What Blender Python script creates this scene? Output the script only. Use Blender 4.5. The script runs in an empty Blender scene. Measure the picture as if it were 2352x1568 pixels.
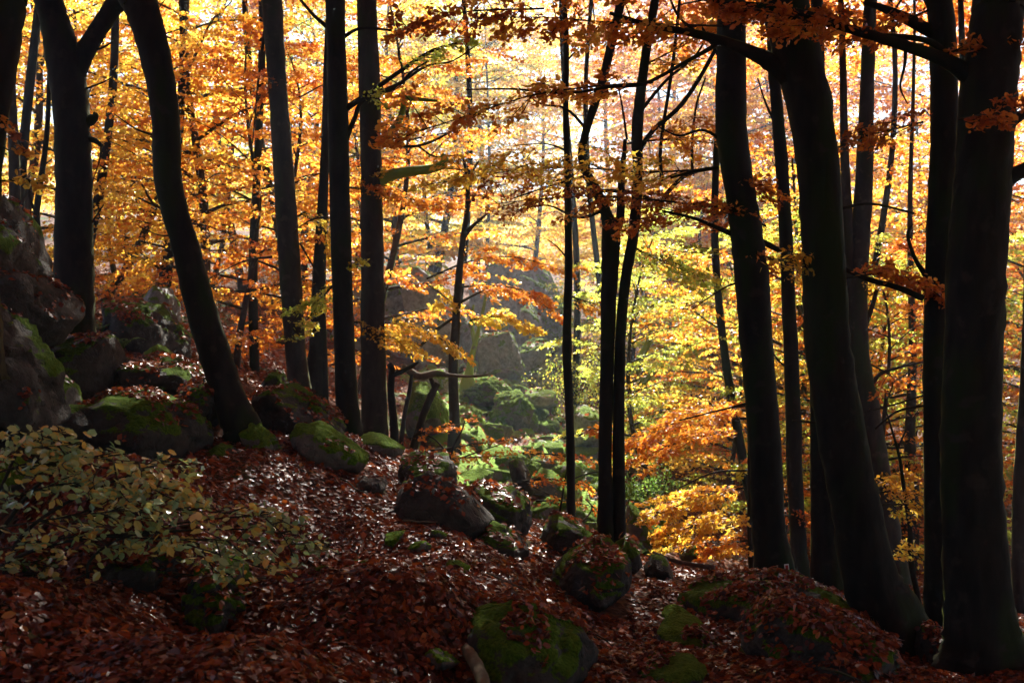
import bpy, bmesh, math, random
import numpy as np
from mathutils import Vector, noise as mnoise
from mathutils.bvhtree import BVHTree

# ------------------------------------------------------------------ camera, sky, sun, exposure
SC = bpy.context.scene
COL = SC.collection
F, CX, CY, CAMZ = 2522.0, 1176.0, 784.0, 1.7       # focal length and centre in units of a 2352 px wide picture

cam_data = bpy.data.cameras.new('camera')
cam_data.sensor_width = 36.0
cam_data.lens = 36.0 * F / 2352.0
cam_data.clip_start = 0.05
cam_data.clip_end = 2000
cam_data.dof.use_dof = True
cam_data.dof.focus_distance = 12.5
cam_data.dof.aperture_fstop = 2.6
cam = bpy.data.objects.new('camera', cam_data)
cam.location = (0, 0, CAMZ)
cam.rotation_euler = (math.radians(90), 0, 0)
COL.objects.link(cam)
SC.camera = cam

SUN_AZ, SUN_EL = math.radians(6), math.radians(39)  # azimuth clockwise from +Y
world = bpy.data.worlds.new('World')
SC.world = world
world.use_nodes = True
wn = world.node_tree
bg = wn.nodes['Background']
sky = wn.nodes.new('ShaderNodeTexSky')
sky.sky_type = 'NISHITA'
sky.sun_disc = False
sky.sun_elevation = SUN_EL
sky.sun_rotation = SUN_AZ
sky.air_density = 1.0
sky.dust_density = 0.4
sky.ozone_density = 2.0
wn.links.new(sky.outputs[0], bg.inputs[0])
bg.inputs[1].default_value = 0.038

sun_data = bpy.data.lights.new('sun', 'SUN')
sun_data.energy = 5.0
sun_data.angle = math.radians(0.5)
sun_data.color = (1.0, 0.93, 0.82)
sun = bpy.data.objects.new('sun', sun_data)
S_DIR = Vector((math.sin(SUN_AZ) * math.cos(SUN_EL), math.cos(SUN_AZ) * math.cos(SUN_EL), math.sin(SUN_EL)))
sun.rotation_euler = (-S_DIR).to_track_quat('-Z', 'Y').to_euler()
sun.location = (10, 30, 30)
COL.objects.link(sun)

SC.view_settings.view_transform = 'Standard'
SC.view_settings.look = 'None'
SC.view_settings.exposure = 2.3
SC.view_settings.gamma = 1.0
cy = SC.cycles
cy.use_denoising = True
cy.max_bounces = 7
cy.diffuse_bounces = 4
cy.glossy_bounces = 2
cy.transmission_bounces = 5
cy.volume_bounces = 0
cy.sample_clamp_indirect = 6.0
cy.blur_glossy = 0.5

# ------------------------------------------------------------------ helpers
def P(px, py, d):
    return np.array([(px - CX) / F * d, d, CAMZ - (py - CY) / F * d])

def link(name, data, parent=None):
    o = bpy.data.objects.new(name, data)
    COL.objects.link(o)
    if parent is not None:
        o.parent = parent
    return o

def tag(o, label=None, cat=None, group=None, kind=None):
    if label: o['label'] = label
    if cat: o['category'] = cat
    if group: o['group'] = group
    if kind: o['kind'] = kind
    return o

def empty(name, loc):
    o = link(name, None)
    o.empty_display_size = 0.2
    o.location = loc
    return o

def mesh_np(name, V, Q, mat=None, attrs=None, smooth=True):
    V = np.ascontiguousarray(V, dtype=np.float32)
    Q = np.ascontiguousarray(Q, dtype=np.int32)
    k = Q.shape[1]
    me = bpy.data.meshes.new(name)
    me.vertices.add(len(V)); me.vertices.foreach_set('co', V.ravel())
    me.loops.add(Q.size); me.loops.foreach_set('vertex_index', Q.ravel())
    me.polygons.add(len(Q)); me.polygons.foreach_set('loop_start', np.arange(0, Q.size, k, dtype=np.int32))
    me.update(calc_edges=True)
    me.polygons.foreach_set('use_smooth', np.full(len(Q), smooth, dtype=bool))
    for an, av in (attrs or {}).items():
        a = me.attributes.new(an, 'FLOAT', 'POINT')
        a.data.foreach_set('value', np.ascontiguousarray(av, dtype=np.float32))
    if mat: me.materials.append(mat)
    return me

def cat_meshes(parts):
    Vs, Qs, n = [], [], 0
    for V, Q in parts:
        Vs.append(V); Qs.append(Q + n); n += len(V)
    return np.concatenate(Vs), np.concatenate(Qs)

def norm(a):
    return a / np.maximum(np.linalg.norm(a, axis=-1, keepdims=True), 1e-9)

# ------------------------------------------------------------------ materials
def new_mat(name):
    m = bpy.data.materials.new(name); m.use_nodes = True
    nt = m.node_tree; nt.nodes.clear()
    out = nt.nodes.new('ShaderNodeOutputMaterial')
    return m, nt, out

def ramp(nt, stops):
    r = nt.nodes.new('ShaderNodeValToRGB')
    e = r.color_ramp.elements
    while len(e) < len(stops): e.new(0.5)
    for el, (p, c) in zip(e, stops):
        el.position = p; el.color = (*c, 1)
    return r

def leaf_mat(name, stops, trans=0.72, tboost=1.0, spec=0.7, rough=0.38, refl=0.55):
    """a thin leaf: light passes through it (translucent) and glances off its waxy face"""
    m, nt, out = new_mat(name)
    at = nt.nodes.new('ShaderNodeAttribute'); at.attribute_name = 'rnd'
    r = ramp(nt, stops)
    nt.links.new(at.outputs['Fac'], r.inputs[0])
    pr = nt.nodes.new('ShaderNodeBsdfPrincipled')
    pr.inputs['Roughness'].default_value = rough
    pr.inputs['Specular IOR Level'].default_value = spec
    mul = nt.nodes.new('ShaderNodeMix'); mul.data_type = 'RGBA'; mul.blend_type = 'MULTIPLY'
    mul.inputs['Factor'].default_value = 1.0
    mul.inputs['B'].default_value = (refl, refl, refl, 1)
    nt.links.new(r.outputs[0], mul.inputs['A'])
    nt.links.new(mul.outputs['Result'], pr.inputs['Base Color'])
    tr = nt.nodes.new('ShaderNodeBsdfTranslucent')
    nt.links.new(r.outputs[0], tr.inputs[0])
    mx = nt.nodes.new('ShaderNodeMixShader'); mx.inputs[0].default_value = trans
    nt.links.new(pr.outputs[0], mx.inputs[1]); nt.links.new(tr.outputs[0], mx.inputs[2])
    nt.links.new(mx.outputs[0], out.inputs[0])
    return m

PAL = {
    'orange': [(0.0, (.50, .11, .015)), (.3, (.82, .27, .030)), (.62, (.90, .42, .045)), (1, (.92, .62, .10))],
    'gold':   [(0.0, (.72, .28, .030)), (.35, (.90, .48, .045)), (.7, (.93, .64, .08)), (1, (.82, .76, .13))],
    'rust':   [(0.0, (.28, .055, .012)), (.4, (.62, .17, .022)), (.75, (.82, .30, .035)), (1, (.88, .46, .06))],
    'yellow': [(0.0, (.84, .46, .040)), (.4, (.93, .64, .07)), (.75, (.90, .76, .11)), (1, (.68, .76, .14))],
    'green':  [(0.0, (.26, .38, .05)), (.4, (.50, .62, .09)), (.7, (.78, .76, .11)), (1, (.90, .62, .08))],
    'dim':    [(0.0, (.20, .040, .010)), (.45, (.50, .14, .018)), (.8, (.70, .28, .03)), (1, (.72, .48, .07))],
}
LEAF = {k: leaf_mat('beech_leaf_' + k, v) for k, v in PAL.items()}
LITTER = leaf_mat('fallen_leaf', [(0, (.050, .012, .007)), (.35, (.16, .030, .009)), (.7, (.32, .065, .012)), (.93, (.46, .13, .022)), (1, (.60, .28, .05))],
                  trans=.42, spec=.36, rough=.35, refl=.85)
LITTER_FAR = leaf_mat('fallen_leaf_far', [(0, (.10, .028, .012)), (.35, (.22, .06, .02)), (.7, (.34, .10, .025)), (1, (.50, .24, .05))], trans=.3, spec=.12, rough=.55, refl=.9)  # separate copy for the far litter, gloss lowered to tame sun glints
HORN = leaf_mat('hornbeam_leaf', [(0, (.20, .31, .15)), (.44, (.34, .45, .17)), (.58, (.52, .50, .14)), (.8, (.72, .47, .09)), (1, (.64, .29, .05))],
                trans=.35, spec=1.0, rough=.27, refl=1.0)
FERN = leaf_mat('fern_leaf', [(0, (.08, .20, .03)), (1, (.28, .42, .07))], trans=.5, spec=.3, rough=.5)

def bark_mat(name, c1, c2, moss, mossamt):
    m, nt, out = new_mat(name)
    tc = nt.nodes.new('ShaderNodeTexCoord')
    mp = nt.nodes.new('ShaderNodeMapping'); mp.inputs['Scale'].default_value = (1, 1, .35)
    nt.links.new(tc.outputs['Object'], mp.inputs[0])
    n1 = nt.nodes.new('ShaderNodeTexNoise'); n1.inputs['Scale'].default_value = 9; n1.inputs['Detail'].default_value = 6
    n2 = nt.nodes.new('ShaderNodeTexNoise'); n2.inputs['Scale'].default_value = 2.2; n2.inputs['Detail'].default_value = 5
    nt.links.new(mp.outputs[0], n1.inputs[0]); nt.links.new(mp.outputs[0], n2.inputs[0])
    r = ramp(nt, [(.3, c1), (.7, c2)])
    nt.links.new(n1.outputs[0], r.inputs[0])
    rm = ramp(nt, [(.62 - mossamt * .3, (0, 0, 0)), (.72 - mossamt * .2, (1, 1, 1))])
    nt.links.new(n2.outputs[0], rm.inputs[0])
    mx = nt.nodes.new('ShaderNodeMix'); mx.data_type = 'RGBA'
    nt.links.new(rm.outputs[0], mx.inputs['Factor']); nt.links.new(r.outputs[0], mx.inputs['A'])
    mx.inputs['B'].default_value = (*moss, 1)
    n4 = nt.nodes.new('ShaderNodeTexNoise'); n4.inputs['Scale'].default_value = 5.5; n4.inputs['Detail'].default_value = 3
    nt.links.new(tc.outputs['Object'], n4.inputs[0])
    rl = ramp(nt, [(.60, (0, 0, 0)), (.68, (1, 1, 1))]); nt.links.new(n4.outputs[0], rl.inputs[0])
    ml = nt.nodes.new('ShaderNodeMix'); ml.data_type = 'RGBA'
    nt.links.new(rl.outputs[0], ml.inputs['Factor']); nt.links.new(mx.outputs['Result'], ml.inputs['A'])
    ml.inputs['B'].default_value = (*[x * 1.3 for x in c2], 1)
    mx = ml
    pr = nt.nodes.new('ShaderNodeBsdfPrincipled'); pr.inputs['Roughness'].default_value = .85
    pr.inputs['Specular IOR Level'].default_value = .15
    pr.inputs['Sheen Weight'].default_value = .16; pr.inputs['Sheen Roughness'].default_value = .35; pr.inputs['Sheen Tint'].default_value = (.45, .55, .10, 1)
    nt.links.new(mx.outputs['Result'], pr.inputs['Base Color'])
    bp = nt.nodes.new('ShaderNodeBump'); bp.inputs['Strength'].default_value = .6; bp.inputs['Distance'].default_value = .02
    nt.links.new(n1.outputs[0], bp.inputs['Height']); nt.links.new(bp.outputs[0], pr.inputs['Normal'])
    nt.links.new(pr.outputs[0], out.inputs[0])
    return m
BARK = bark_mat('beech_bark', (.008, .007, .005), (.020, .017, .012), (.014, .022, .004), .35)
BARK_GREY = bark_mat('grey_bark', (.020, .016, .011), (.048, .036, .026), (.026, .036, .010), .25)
BARK_MOSS = bark_mat('mossy_bark', (.05, .05, .03), (.09, .09, .05), (.17, .27, .035), 1.2)
TWIG = bark_mat('twig_bark', (.018, .013, .010), (.036, .027, .018), (.02, .02, .012), .1)
DEADWOOD = bark_mat('dead_wood', (.06, .042, .028), (.13, .095, .065), (.06, .08, .03), .2)

def rock_mat(name, c1, c2, moss1, moss2, lo, hi):
    m, nt, out = new_mat(name)
    geo = nt.nodes.new('ShaderNodeNewGeometry')
    n1 = nt.nodes.new('ShaderNodeTexNoise'); n1.inputs['Scale'].default_value = 6; n1.inputs['Detail'].default_value = 10; n1.inputs['Roughness'].default_value = .72
    n2 = nt.nodes.new('ShaderNodeTexNoise'); n2.inputs['Scale'].default_value = 2.4; n2.inputs['Detail'].default_value = 6
    n3 = nt.nodes.new('ShaderNodeTexNoise'); n3.inputs['Scale'].default_value = 40; n3.inputs['Detail'].default_value = 4
    vo = nt.nodes.new('ShaderNodeTexVoronoi'); vo.feature = 'DISTANCE_TO_EDGE'; vo.inputs['Scale'].default_value = 1.1
    for n in (n1, n2, n3): nt.links.new(geo.outputs['Position'], n.inputs['Vector'])
    wv = nt.nodes.new('ShaderNodeVectorMath'); wv.operation = 'MULTIPLY_ADD'; wv.inputs[1].default_value = (1.3, 1.3, 2.2)
    nt.links.new(n2.outputs['Color'], wv.inputs[0]); nt.links.new(geo.outputs['Position'], wv.inputs[2]); nt.links.new(wv.outputs[0], vo.inputs['Vector'])
    r = ramp(nt, [(.3, c1), (.55, c2), (.75, tuple(x * 1.5 for x in c2))])
    nt.links.new(n1.outputs[0], r.inputs[0])
    at = nt.nodes.new('ShaderNodeAttribute'); at.attribute_name = 'moss'
    ma = nt.nodes.new('ShaderNodeMath'); ma.operation = 'MULTIPLY_ADD'
    nt.links.new(n3.outputs[0], ma.inputs[0]); ma.inputs[1].default_value = .9
    nt.links.new(at.outputs['Fac'], ma.inputs[2])
    mr = nt.nodes.new('ShaderNodeMapRange'); mr.inputs[1].default_value = .82; mr.inputs[2].default_value = 1.08
    nt.links.new(ma.outputs[0], mr.inputs[0])
    rm = ramp(nt, [(.3, moss1), (.7, moss2)])
    nt.links.new(n3.outputs[0], rm.inputs[0])
    mx = nt.nodes.new('ShaderNodeMix'); mx.data_type = 'RGBA'
    nt.links.new(mr.outputs[0], mx.inputs['Factor']); nt.links.new(r.outputs[0], mx.inputs['A']); nt.links.new(rm.outputs[0], mx.inputs['B'])
    pr = nt.nodes.new('ShaderNodeBsdfPrincipled'); pr.inputs['Roughness'].default_value = .8
    pr.inputs['Specular IOR Level'].default_value = .3
    nt.links.new(mx.outputs['Result'], pr.inputs['Base Color'])
    sp = nt.nodes.new('ShaderNodeMapRange'); sp.inputs[3].default_value = .3; sp.inputs[4].default_value = .02
    nt.links.new(mr.outputs[0], sp.inputs[0]); nt.links.new(sp.outputs[0], pr.inputs['Specular IOR Level'])
    sh = nt.nodes.new('ShaderNodeMath'); sh.operation = 'MULTIPLY'; sh.inputs[1].default_value = .22
    nt.links.new(mr.outputs[0], sh.inputs[0]); nt.links.new(sh.outputs[0], pr.inputs['Sheen Weight'])
    pr.inputs['Sheen Roughness'].default_value = .4; pr.inputs['Sheen Tint'].default_value = (.55, .75, .08, 1)
    b1 = nt.nodes.new('ShaderNodeBump'); b1.inputs['Strength'].default_value = .9; b1.inputs['Distance'].default_value = .08
    nt.links.new(n1.outputs[0], b1.inputs['Height'])
    cr = nt.nodes.new('ShaderNodeMapRange'); cr.inputs[1].default_value = 0; cr.inputs[2].default_value = .06
    nt.links.new(vo.outputs['Distance'], cr.inputs[0])
    bc = nt.nodes.new('ShaderNodeBump'); bc.inputs['Strength'].default_value = .45; bc.inputs['Distance'].default_value = .06
    nt.links.new(cr.outputs[0], bc.inputs['Height']); nt.links.new(b1.outputs[0], bc.inputs['Normal']); b1 = bc
    b2 = nt.nodes.new('ShaderNodeBump'); b2.inputs['Strength'].default_value = .5; b2.inputs['Distance'].default_value = .02
    nt.links.new(n3.outputs[0], b2.inputs['Height']); nt.links.new(b1.outputs[0], b2.inputs['Normal'])
    nt.links.new(b2.outputs[0], pr.inputs['Normal'])
    nt.links.new(pr.outputs[0], out.inputs[0])
    return m
MOSS1, MOSS2 = (.018, .045, .004), (.07, .13, .010)
ROCK = rock_mat('rock_with_moss', (.016, .0145, .011), (.042, .037, .028), MOSS1, MOSS2, 1.15, 1.55)
ROCK_BARE = rock_mat('bare_rock', (.019, .017, .013), (.048, .042, .033), MOSS1, MOSS2, 1.55, 1.95)
ROCK_MOSSY = rock_mat('mossy_rock', (.06, .055, .045), (.12, .11, .09), (.02, .05, .004), (.095, .175, .012), .65, 1.15)
CLIFF = rock_mat('cliff_rock', (.06, .062, .062), (.24, .255, .265), (.05, .10, .015), (.13, .21, .03), 1.2, 1.6)

def ground_mat():
    m, nt, out = new_mat('forest_soil')
    geo = nt.nodes.new('ShaderNodeNewGeometry')
    n1 = nt.nodes.new('ShaderNodeTexNoise'); n1.inputs['Scale'].default_value = 14; n1.inputs['Detail'].default_value = 8
    n2 = nt.nodes.new('ShaderNodeTexNoise'); n2.inputs['Scale'].default_value = .5; n2.inputs['Detail'].default_value = 5
    for n in (n1, n2): nt.links.new(geo.outputs['Position'], n.inputs['Vector'])
    r = ramp(nt, [(.3, (.035, .015, .008)), (.55, (.10, .036, .014)), (.75, (.19, .07, .024))])
    nt.links.new(n1.outputs[0], r.inputs[0])
    rm = ramp(nt, [(.54, (0, 0, 0)), (.66, (1, 1, 1))]); nt.links.new(n2.outputs[0], rm.inputs[0])
    mx = nt.nodes.new('ShaderNodeMix'); mx.data_type = 'RGBA'
    nt.links.new(rm.outputs[0], mx.inputs['Factor']); nt.links.new(r.outputs[0], mx.inputs['A'])
    mx.inputs['B'].default_value = (.04, .07, .012, 1)
    at = nt.nodes.new('ShaderNodeAttribute'); at.attribute_name = 'moss'
    ad = nt.nodes.new('ShaderNodeMath'); ad.operation = 'MULTIPLY_ADD'; ad.inputs[1].default_value = .8
    nt.links.new(n1.outputs[0], ad.inputs[0]); nt.links.new(at.outputs['Fac'], ad.inputs[2])
    gm = nt.nodes.new('ShaderNodeMapRange'); gm.inputs[1].default_value = .8; gm.inputs[2].default_value = 1.05
    nt.links.new(ad.outputs[0], gm.inputs[0])
    m2 = nt.nodes.new('ShaderNodeMix'); m2.data_type = 'RGBA'
    nt.links.new(gm.outputs[0], m2.inputs['Factor']); nt.links.new(mx.outputs['Result'], m2.inputs['A'])
    m2.inputs['B'].default_value = (.13, .24, .02, 1)
    mx = m2
    pr = nt.nodes.new('ShaderNodeBsdfPrincipled'); pr.inputs['Roughness'].default_value = .9
    pr.inputs['Specular IOR Level'].default_value = .1
    nt.links.new(mx.outputs['Result'], pr.inputs['Base Color'])
    bp = nt.nodes.new('ShaderNodeBump'); bp.inputs['Strength'].default_value = .8; bp.inputs['Distance'].default_value = .06
    nt.links.new(n1.outputs[0], bp.inputs['Height']); nt.links.new(bp.outputs[0], pr.inputs['Normal'])
    nt.links.new(pr.outputs[0], out.inputs[0])
    return m

def plain(name, c, rough=.6):
    m, nt, out = new_mat(name)
    pr = nt.nodes.new('ShaderNodeBsdfPrincipled'); pr.inputs['Roughness'].default_value = rough
    n = nt.nodes.new('ShaderNodeTexNoise'); n.inputs['Scale'].default_value = 30
    r = ramp(nt, [(.3, tuple(x * .8 for x in c)), (.7, c)])
    nt.links.new(n.outputs[0], r.inputs[0]); nt.links.new(r.outputs[0], pr.inputs['Base Color'])
    nt.links.new(pr.outputs[0], out.inputs[0])
    return m

# ------------------------------------------------------------------ the ground
CTRL = [  # (px, py, distance) of points the ground runs through
    (0, 1568, 5.6), (600, 1568, 6.4), (1100, 1568, 7.7), (1300, 1640, 8.0), (1800, 1568, 8.8), (2352, 1568, 9.4),
    (0, 1420, 6.8), (500, 1420, 7.6), (900, 1420, 8.6), (1440, 1500, 9.4), (1700, 1500, 10), (2150, 1520, 10.4),
    (0, 1230, 8.8), (300, 1200, 9.5), (650, 1250, 10), (1000, 1280, 11), (1400, 1400, 11.2), (1750, 1430, 11.5), (2080, 1470, 11.8), (2352, 1500, 11),
    (200, 1080, 11.3), (500, 1080, 12), (800, 1110, 13), (1100, 1230, 13), (1400, 1330, 13), (1650, 1370, 13),
    (100, 960, 13), (350, 950, 14), (560, 985, 14.2), (850, 1030, 16), (1200, 1220, 15), (1480, 1300, 15.5), (1800, 1345, 15), (2120, 1400, 15.5),
    (-200, 700, 14), (60, 800, 16), (200, 780, 18), (420, 870, 18), (650, 920, 20), (850, 1040, 19),
    (100, 700, 24), (300, 720, 24), (480, 830, 23), (700, 930, 24), (900, 1030, 21),
    (1000, 1080, 21), (1150, 1180, 19.5), (1300, 1230, 19), (1420, 1260, 19), (1550, 1300, 19), (1800, 1340, 20), (2200, 1350, 20),
    (950, 950, 26), (1100, 980, 27), (1280, 1090, 25), (1400, 1180, 23), (1550, 1240, 24), (1900, 1280, 26), (2300, 1290, 26),
    (900, 860, 32), (1050, 890, 32), (1200, 890, 34), (1330, 990, 33), (1450, 1100, 30), (1600, 1160, 33), (2000, 1180, 36), (2352, 1180, 36),
    (200, 620, 40), (500, 680, 38), (750, 740, 40), (950, 760, 42), (1150, 780, 44), (1330, 880, 48), (1500, 960, 48), (1800, 1000, 50), (2300, 1000, 50),
    (100, 500, 80), (600, 540, 85), (1000, 600, 95), (1330, 640, 140), (1700, 640, 100), (2200, 660, 90),
    (-600, 560, 40), (-900, 700, 14), (3000, 1300, 26), (3200, 1500, 12), (-1500, 450, 90), (3600, 700, 90),
    (300, 470, 200), (1330, 560, 260), (2200, 520, 220),
]
cp = np.array([P(*c) for c in CTRL] + [[-15, -10, 2.6], [15, -10, -2.6], [0, -10, .2], [0, -30, .5], [-30, -30, 5], [30, -30, -4], [0, 0, .0], [-8, 2, 1.2], [8, 2, -1.3]])
def _phi(r2): return np.sqrt(r2 + .8)
_d2 = ((cp[:, None, :2] - cp[None, :, :2]) ** 2).sum(-1)
_n = len(cp)
_A = np.zeros((_n + 3, _n + 3))
_A[:_n, :_n] = _phi(_d2) + np.eye(_n) * .15
_A[:_n, _n] = 1; _A[:_n, _n + 1:] = cp[:, :2]
_A[_n:, :_n] = _A[:_n, _n:].T
_w = np.linalg.solve(_A, np.concatenate([cp[:, 2], [0, 0, 0]]))
def gz(x, y):
    x = np.asarray(x, float); y = np.asarray(y, float)
    sh = x.shape; q = np.stack([x.ravel(), y.ravel()], -1)
    out = np.empty(len(q))
    for i in range(0, len(q), 20000):
        b = q[i:i + 20000]
        d2 = ((b[:, None] - cp[None, :, :2]) ** 2).sum(-1)
        out[i:i + 20000] = _phi(d2) @ _w[:_n] + _w[_n] + b @ _w[_n + 1:]
    return out.reshape(sh)

def build_ground():
    t = np.linspace(-1, 1, 401)
    xs = np.sinh(t * 4.6) / np.sinh(4.6) * 190
    s = np.linspace(0, 1, 420)
    ys = -32 + 38 * s + 260 * (np.exp(5 * (s - .3)) - np.exp(-1.5)) / np.exp(3.5)
    X, Y = np.meshgrid(xs, ys)
    Z = gz(X, Y)
    bump = np.array([mnoise.fractal(Vector((x * .9, y * .9, 0)), 1.0, 2.0, 4) for x, y in zip(X.ravel(), Y.ravel())]).reshape(X.shape)
    amp = np.clip(.09 + (Y - 14) * .012, .09, .4)
    fine = np.array([mnoise.noise(Vector((x * 3.1, y * 3.1, 7))) if 3 < y < 20 and abs(x) < 12 else 0 for x, y in zip(X.ravel(), Y.ravel())]).reshape(X.shape)
    Z = Z + fine * .045
    Z = Z + bump * amp
    pxg = X / np.maximum(Y, 1) * F + CX
    scr = np.clip((Y - 17.5) / 3, 0, 1) * np.clip((40 - Y) / 6, 0, 1) * np.clip((pxg - 860) / 120, 0, 1) * np.clip((1560 - pxg) / 150, 0, 1)
    idx = np.nonzero(scr.ravel() > .01)[0]
    l = np.zeros(Z.size)
    for i in idx:
        v = Vector((X.flat[i], Y.flat[i], 5))
        l[i] = .34 * (.5 - abs(mnoise.noise(v * .8)) * 2) + .22 * (.5 - abs(mnoise.noise(v * 1.9)) * 2) + .1 * mnoise.noise(v * 4.5)
    Z = Z + l.reshape(Z.shape) * scr
    V = np.stack([X, Y, Z], -1).reshape(-1, 3)
    nx = len(xs); i = np.arange(len(ys) - 1)[:, None] * nx + np.arange(nx - 1)[None]
    Q = np.stack([i, i + 1, i + nx + 1, i + nx], -1).reshape(-1, 4)
    me = mesh_np('ground', V, Q, ground_mat(), {'moss': np.clip(scr.ravel() * (l * 2.2 + .55), 0, 1)})
    tag(link('ground', me), kind='structure')
    return V, Q
GV, GQ = build_ground()
SURF = [(GV, GQ, 0)]                       # what fallen leaves may lie on

# ------------------------------------------------------------------ wood: tapering tubes
def catmull(pts, per=6):
    pts = np.asarray(pts, float)
    if len(pts) < 3: per = max(per, 4)
    ext = np.concatenate([[2 * pts[0] - pts[1]], pts, [2 * pts[-1] - pts[-2]]])
    out = []
    for i in range(len(pts) - 1):
        p0, p1, p2, p3 = ext[i:i + 4]
        for t in np.arange(per) / per:
            out.append(.5 * ((2 * p1) + (-p0 + p2) * t + (2 * p0 - 5 * p1 + 4 * p2 - p3) * t * t + (-p0 + 3 * p1 - 3 * p2 + p3) * t ** 3))
    out.append(pts[-1])
    return np.array(out)

def tube(pr, sides=12, per=6, rough=.05, seed=0, flare=0.0):
    """pr: rows of x, y, z, radius"""
    c = catmull(pr, per)
    p, r = c[:, :3], np.maximum(c[:, 3], .002)
    T = norm(np.gradient(p, axis=0))
    ref = np.array([0, 1., 0]) if abs(T[0][1]) < .8 else np.array([1., 0, 0])
    u = norm(np.cross(T[0], ref)); U = []
    for t in T:
        u = norm(u - t * np.dot(u, t)); U.append(u)
    U = np.array(U); W = np.cross(T, U)
    a = np.arange(sides) / sides * 2 * np.pi
    rng = np.random.default_rng(seed)
    R = r[:, None] * np.ones((1, sides))
    ph = rng.random(3) * 6.28
    h = np.concatenate([[0], np.cumsum(np.linalg.norm(np.diff(p, axis=0), axis=1))])
    R *= 1 + rough * (np.sin(a * 2 + ph[0] + h[:, None] * 1.3) + .7 * np.sin(a * 3 + ph[1] - h[:, None] * 2.1)) * .5
    R *= 1 + rough * .6 * rng.standard_normal(R.shape)
    if flare:
        R *= 1 + flare * np.exp(-h[:, None] / (.25 + 1.3 * r[0])) * (.65 + .5 * np.cos(a * 5 + ph[2]) + .25 * np.cos(a * 3 + ph[0]))
    V = p[:, None] + R[..., None] * (np.cos(a)[None, :, None] * U[:, None] + np.sin(a)[None, :, None] * W[:, None])
    n = len(p)
    i = np.arange(n - 1)[:, None] * sides; j = np.arange(sides)[None]; j2 = (np.arange(sides)[None] + 1) % sides
    Q = np.stack([i + j, i + j2, i + sides + j2, i + sides + j], -1).reshape(-1, 4)
    V = V.reshape(-1, 3)
    k = len(V)
    V = np.concatenate([V, p[:1], p[-1:]])
    jj = np.arange(sides); jn = (jj + 1) % sides
    cap0 = np.stack([np.full(sides, k), jn, jj, jj], -1)
    cap1 = np.stack([np.full(sides, k + 1), (n - 1) * sides + jj, (n - 1) * sides + jn, (n - 1) * sides + jn], -1)
    # triangles kept as quads split in two by a midpoint would be wasteful: a fan of quads
    if sides % 2 == 0:
        e = np.arange(0, sides, 2)
        cap0 = np.stack([np.full(len(e), k), (e + 2) % sides, (e + 1) % sides, e], -1)
        cap1 = np.stack([np.full(len(e), k + 1), (n - 1) * sides + e, (n - 1) * sides + (e + 1) % sides, (n - 1) * sides + (e + 2) % sides], -1)
        Q = np.concatenate([Q, cap0, cap1])
    return V, Q

def px_tube(pts, d, **kw):
    """pts: (px, py, width in px[, distance])"""
    rows = []
    for q in pts:
        dd = q[3] if len(q) > 3 else d
        rows.append([*P(q[0], q[1], dd), q[2] / 2 / F * dd])
    return tube(np.array(rows), **kw)

# ------------------------------------------------------------------ leaves
def leaf_mesh(rng, pos, axis, nrm, size, rnd, shape='quad', width=.62):
    n = len(pos)
    axis = norm(axis); nrm = norm(nrm - axis * (nrm * axis).sum(-1, keepdims=True)); b = np.cross(nrm, axis)
    s = size[:, None]
    if shape == 'quad':
        loc = np.array([[-.5, 0, 0], [-.05, .5 * width, .04], [.5, 0, -.05], [-.05, -.5 * width, .04]])
        q = np.array([[0, 1, 2, 3]])
    else:
        w = width
        loc = np.array([[-.5, 0, 0], [-.25, .42 * w, .07], [.15, .46 * w, .08], [.5, 0, -.06], [.15, -.46 * w, .08], [-.25, -.42 * w, .07]])
        q = np.array([[0, 1, 2, 3], [0, 3, 4, 5]])
    k = len(loc)
    cup = rng.uniform(-1.2, 1.8, n)[:, None] if shape != 'quad' else np.ones((n, 1))
    V = np.stack([pos + s * (axis * l[0] + b * l[1] + nrm * l[2] * cup) for l in loc], 1).reshape(-1, 3)
    Q = (np.arange(n)[:, None, None] * k + q[None]).reshape(-1, 4)
    return V, Q, np.repeat(rnd, k)

def fans(rng, O, D, L, n, size, tilt=.6, droop=.12, K=9, thick=.03, wfac=.5, shape='quad', clump=.6):
    """flat beech sprays: side twigs in a plane on both sides of a drooping axis, leaves along them"""
    O = np.asarray(O, float); D = norm(np.asarray(D, float)); L = np.asarray(L, float)
    S = len(O)
    u = rng.random((S, n)) ** .85
    tw = (np.floor(u * K) + .5) / K + rng.normal(0, .012, (S, n))
    side = rng.choice([-1., 1.], (S, n))
    w = wfac * np.clip(tw / .18, .25, 1) * np.clip(1.05 - tw, .05, 1) ** .7
    v = rng.random((S, n)) * w
    B = norm(np.cross(D, np.array([0, 0, 1.])))
    roll = rng.normal(0, .22, S)
    B = B * np.cos(roll)[:, None] + np.array([0, 0, 1.]) * np.sin(roll)[:, None]
    td = D[:, None] * .62 + side[..., None] * B[:, None] * .78
    pos = O[:, None] + L[:, None, None] * (D[:, None] * tw[..., None] + td * v[..., None])
    pos[..., 2] -= droop * L[:, None] * (tw + v) ** 2
    pos += rng.normal(0, thick, pos.shape)
    ax = td + rng.normal(0, .45, pos.shape); ax[..., 2] -= .25
    nr = np.array([0, 0, 1.]) + rng.normal(0, tilt, pos.shape)
    sz = size * rng.uniform(.65, 1.25, (S, n))
    rn = np.clip(clump * rng.random(S)[:, None] + (1 - clump) * rng.random((S, n)), 0, 1)
    return leaf_mesh(rng, pos.reshape(-1, 3), ax.reshape(-1, 3), nr.reshape(-1, 3), sz.ravel(), rn.ravel(), shape)

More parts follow.
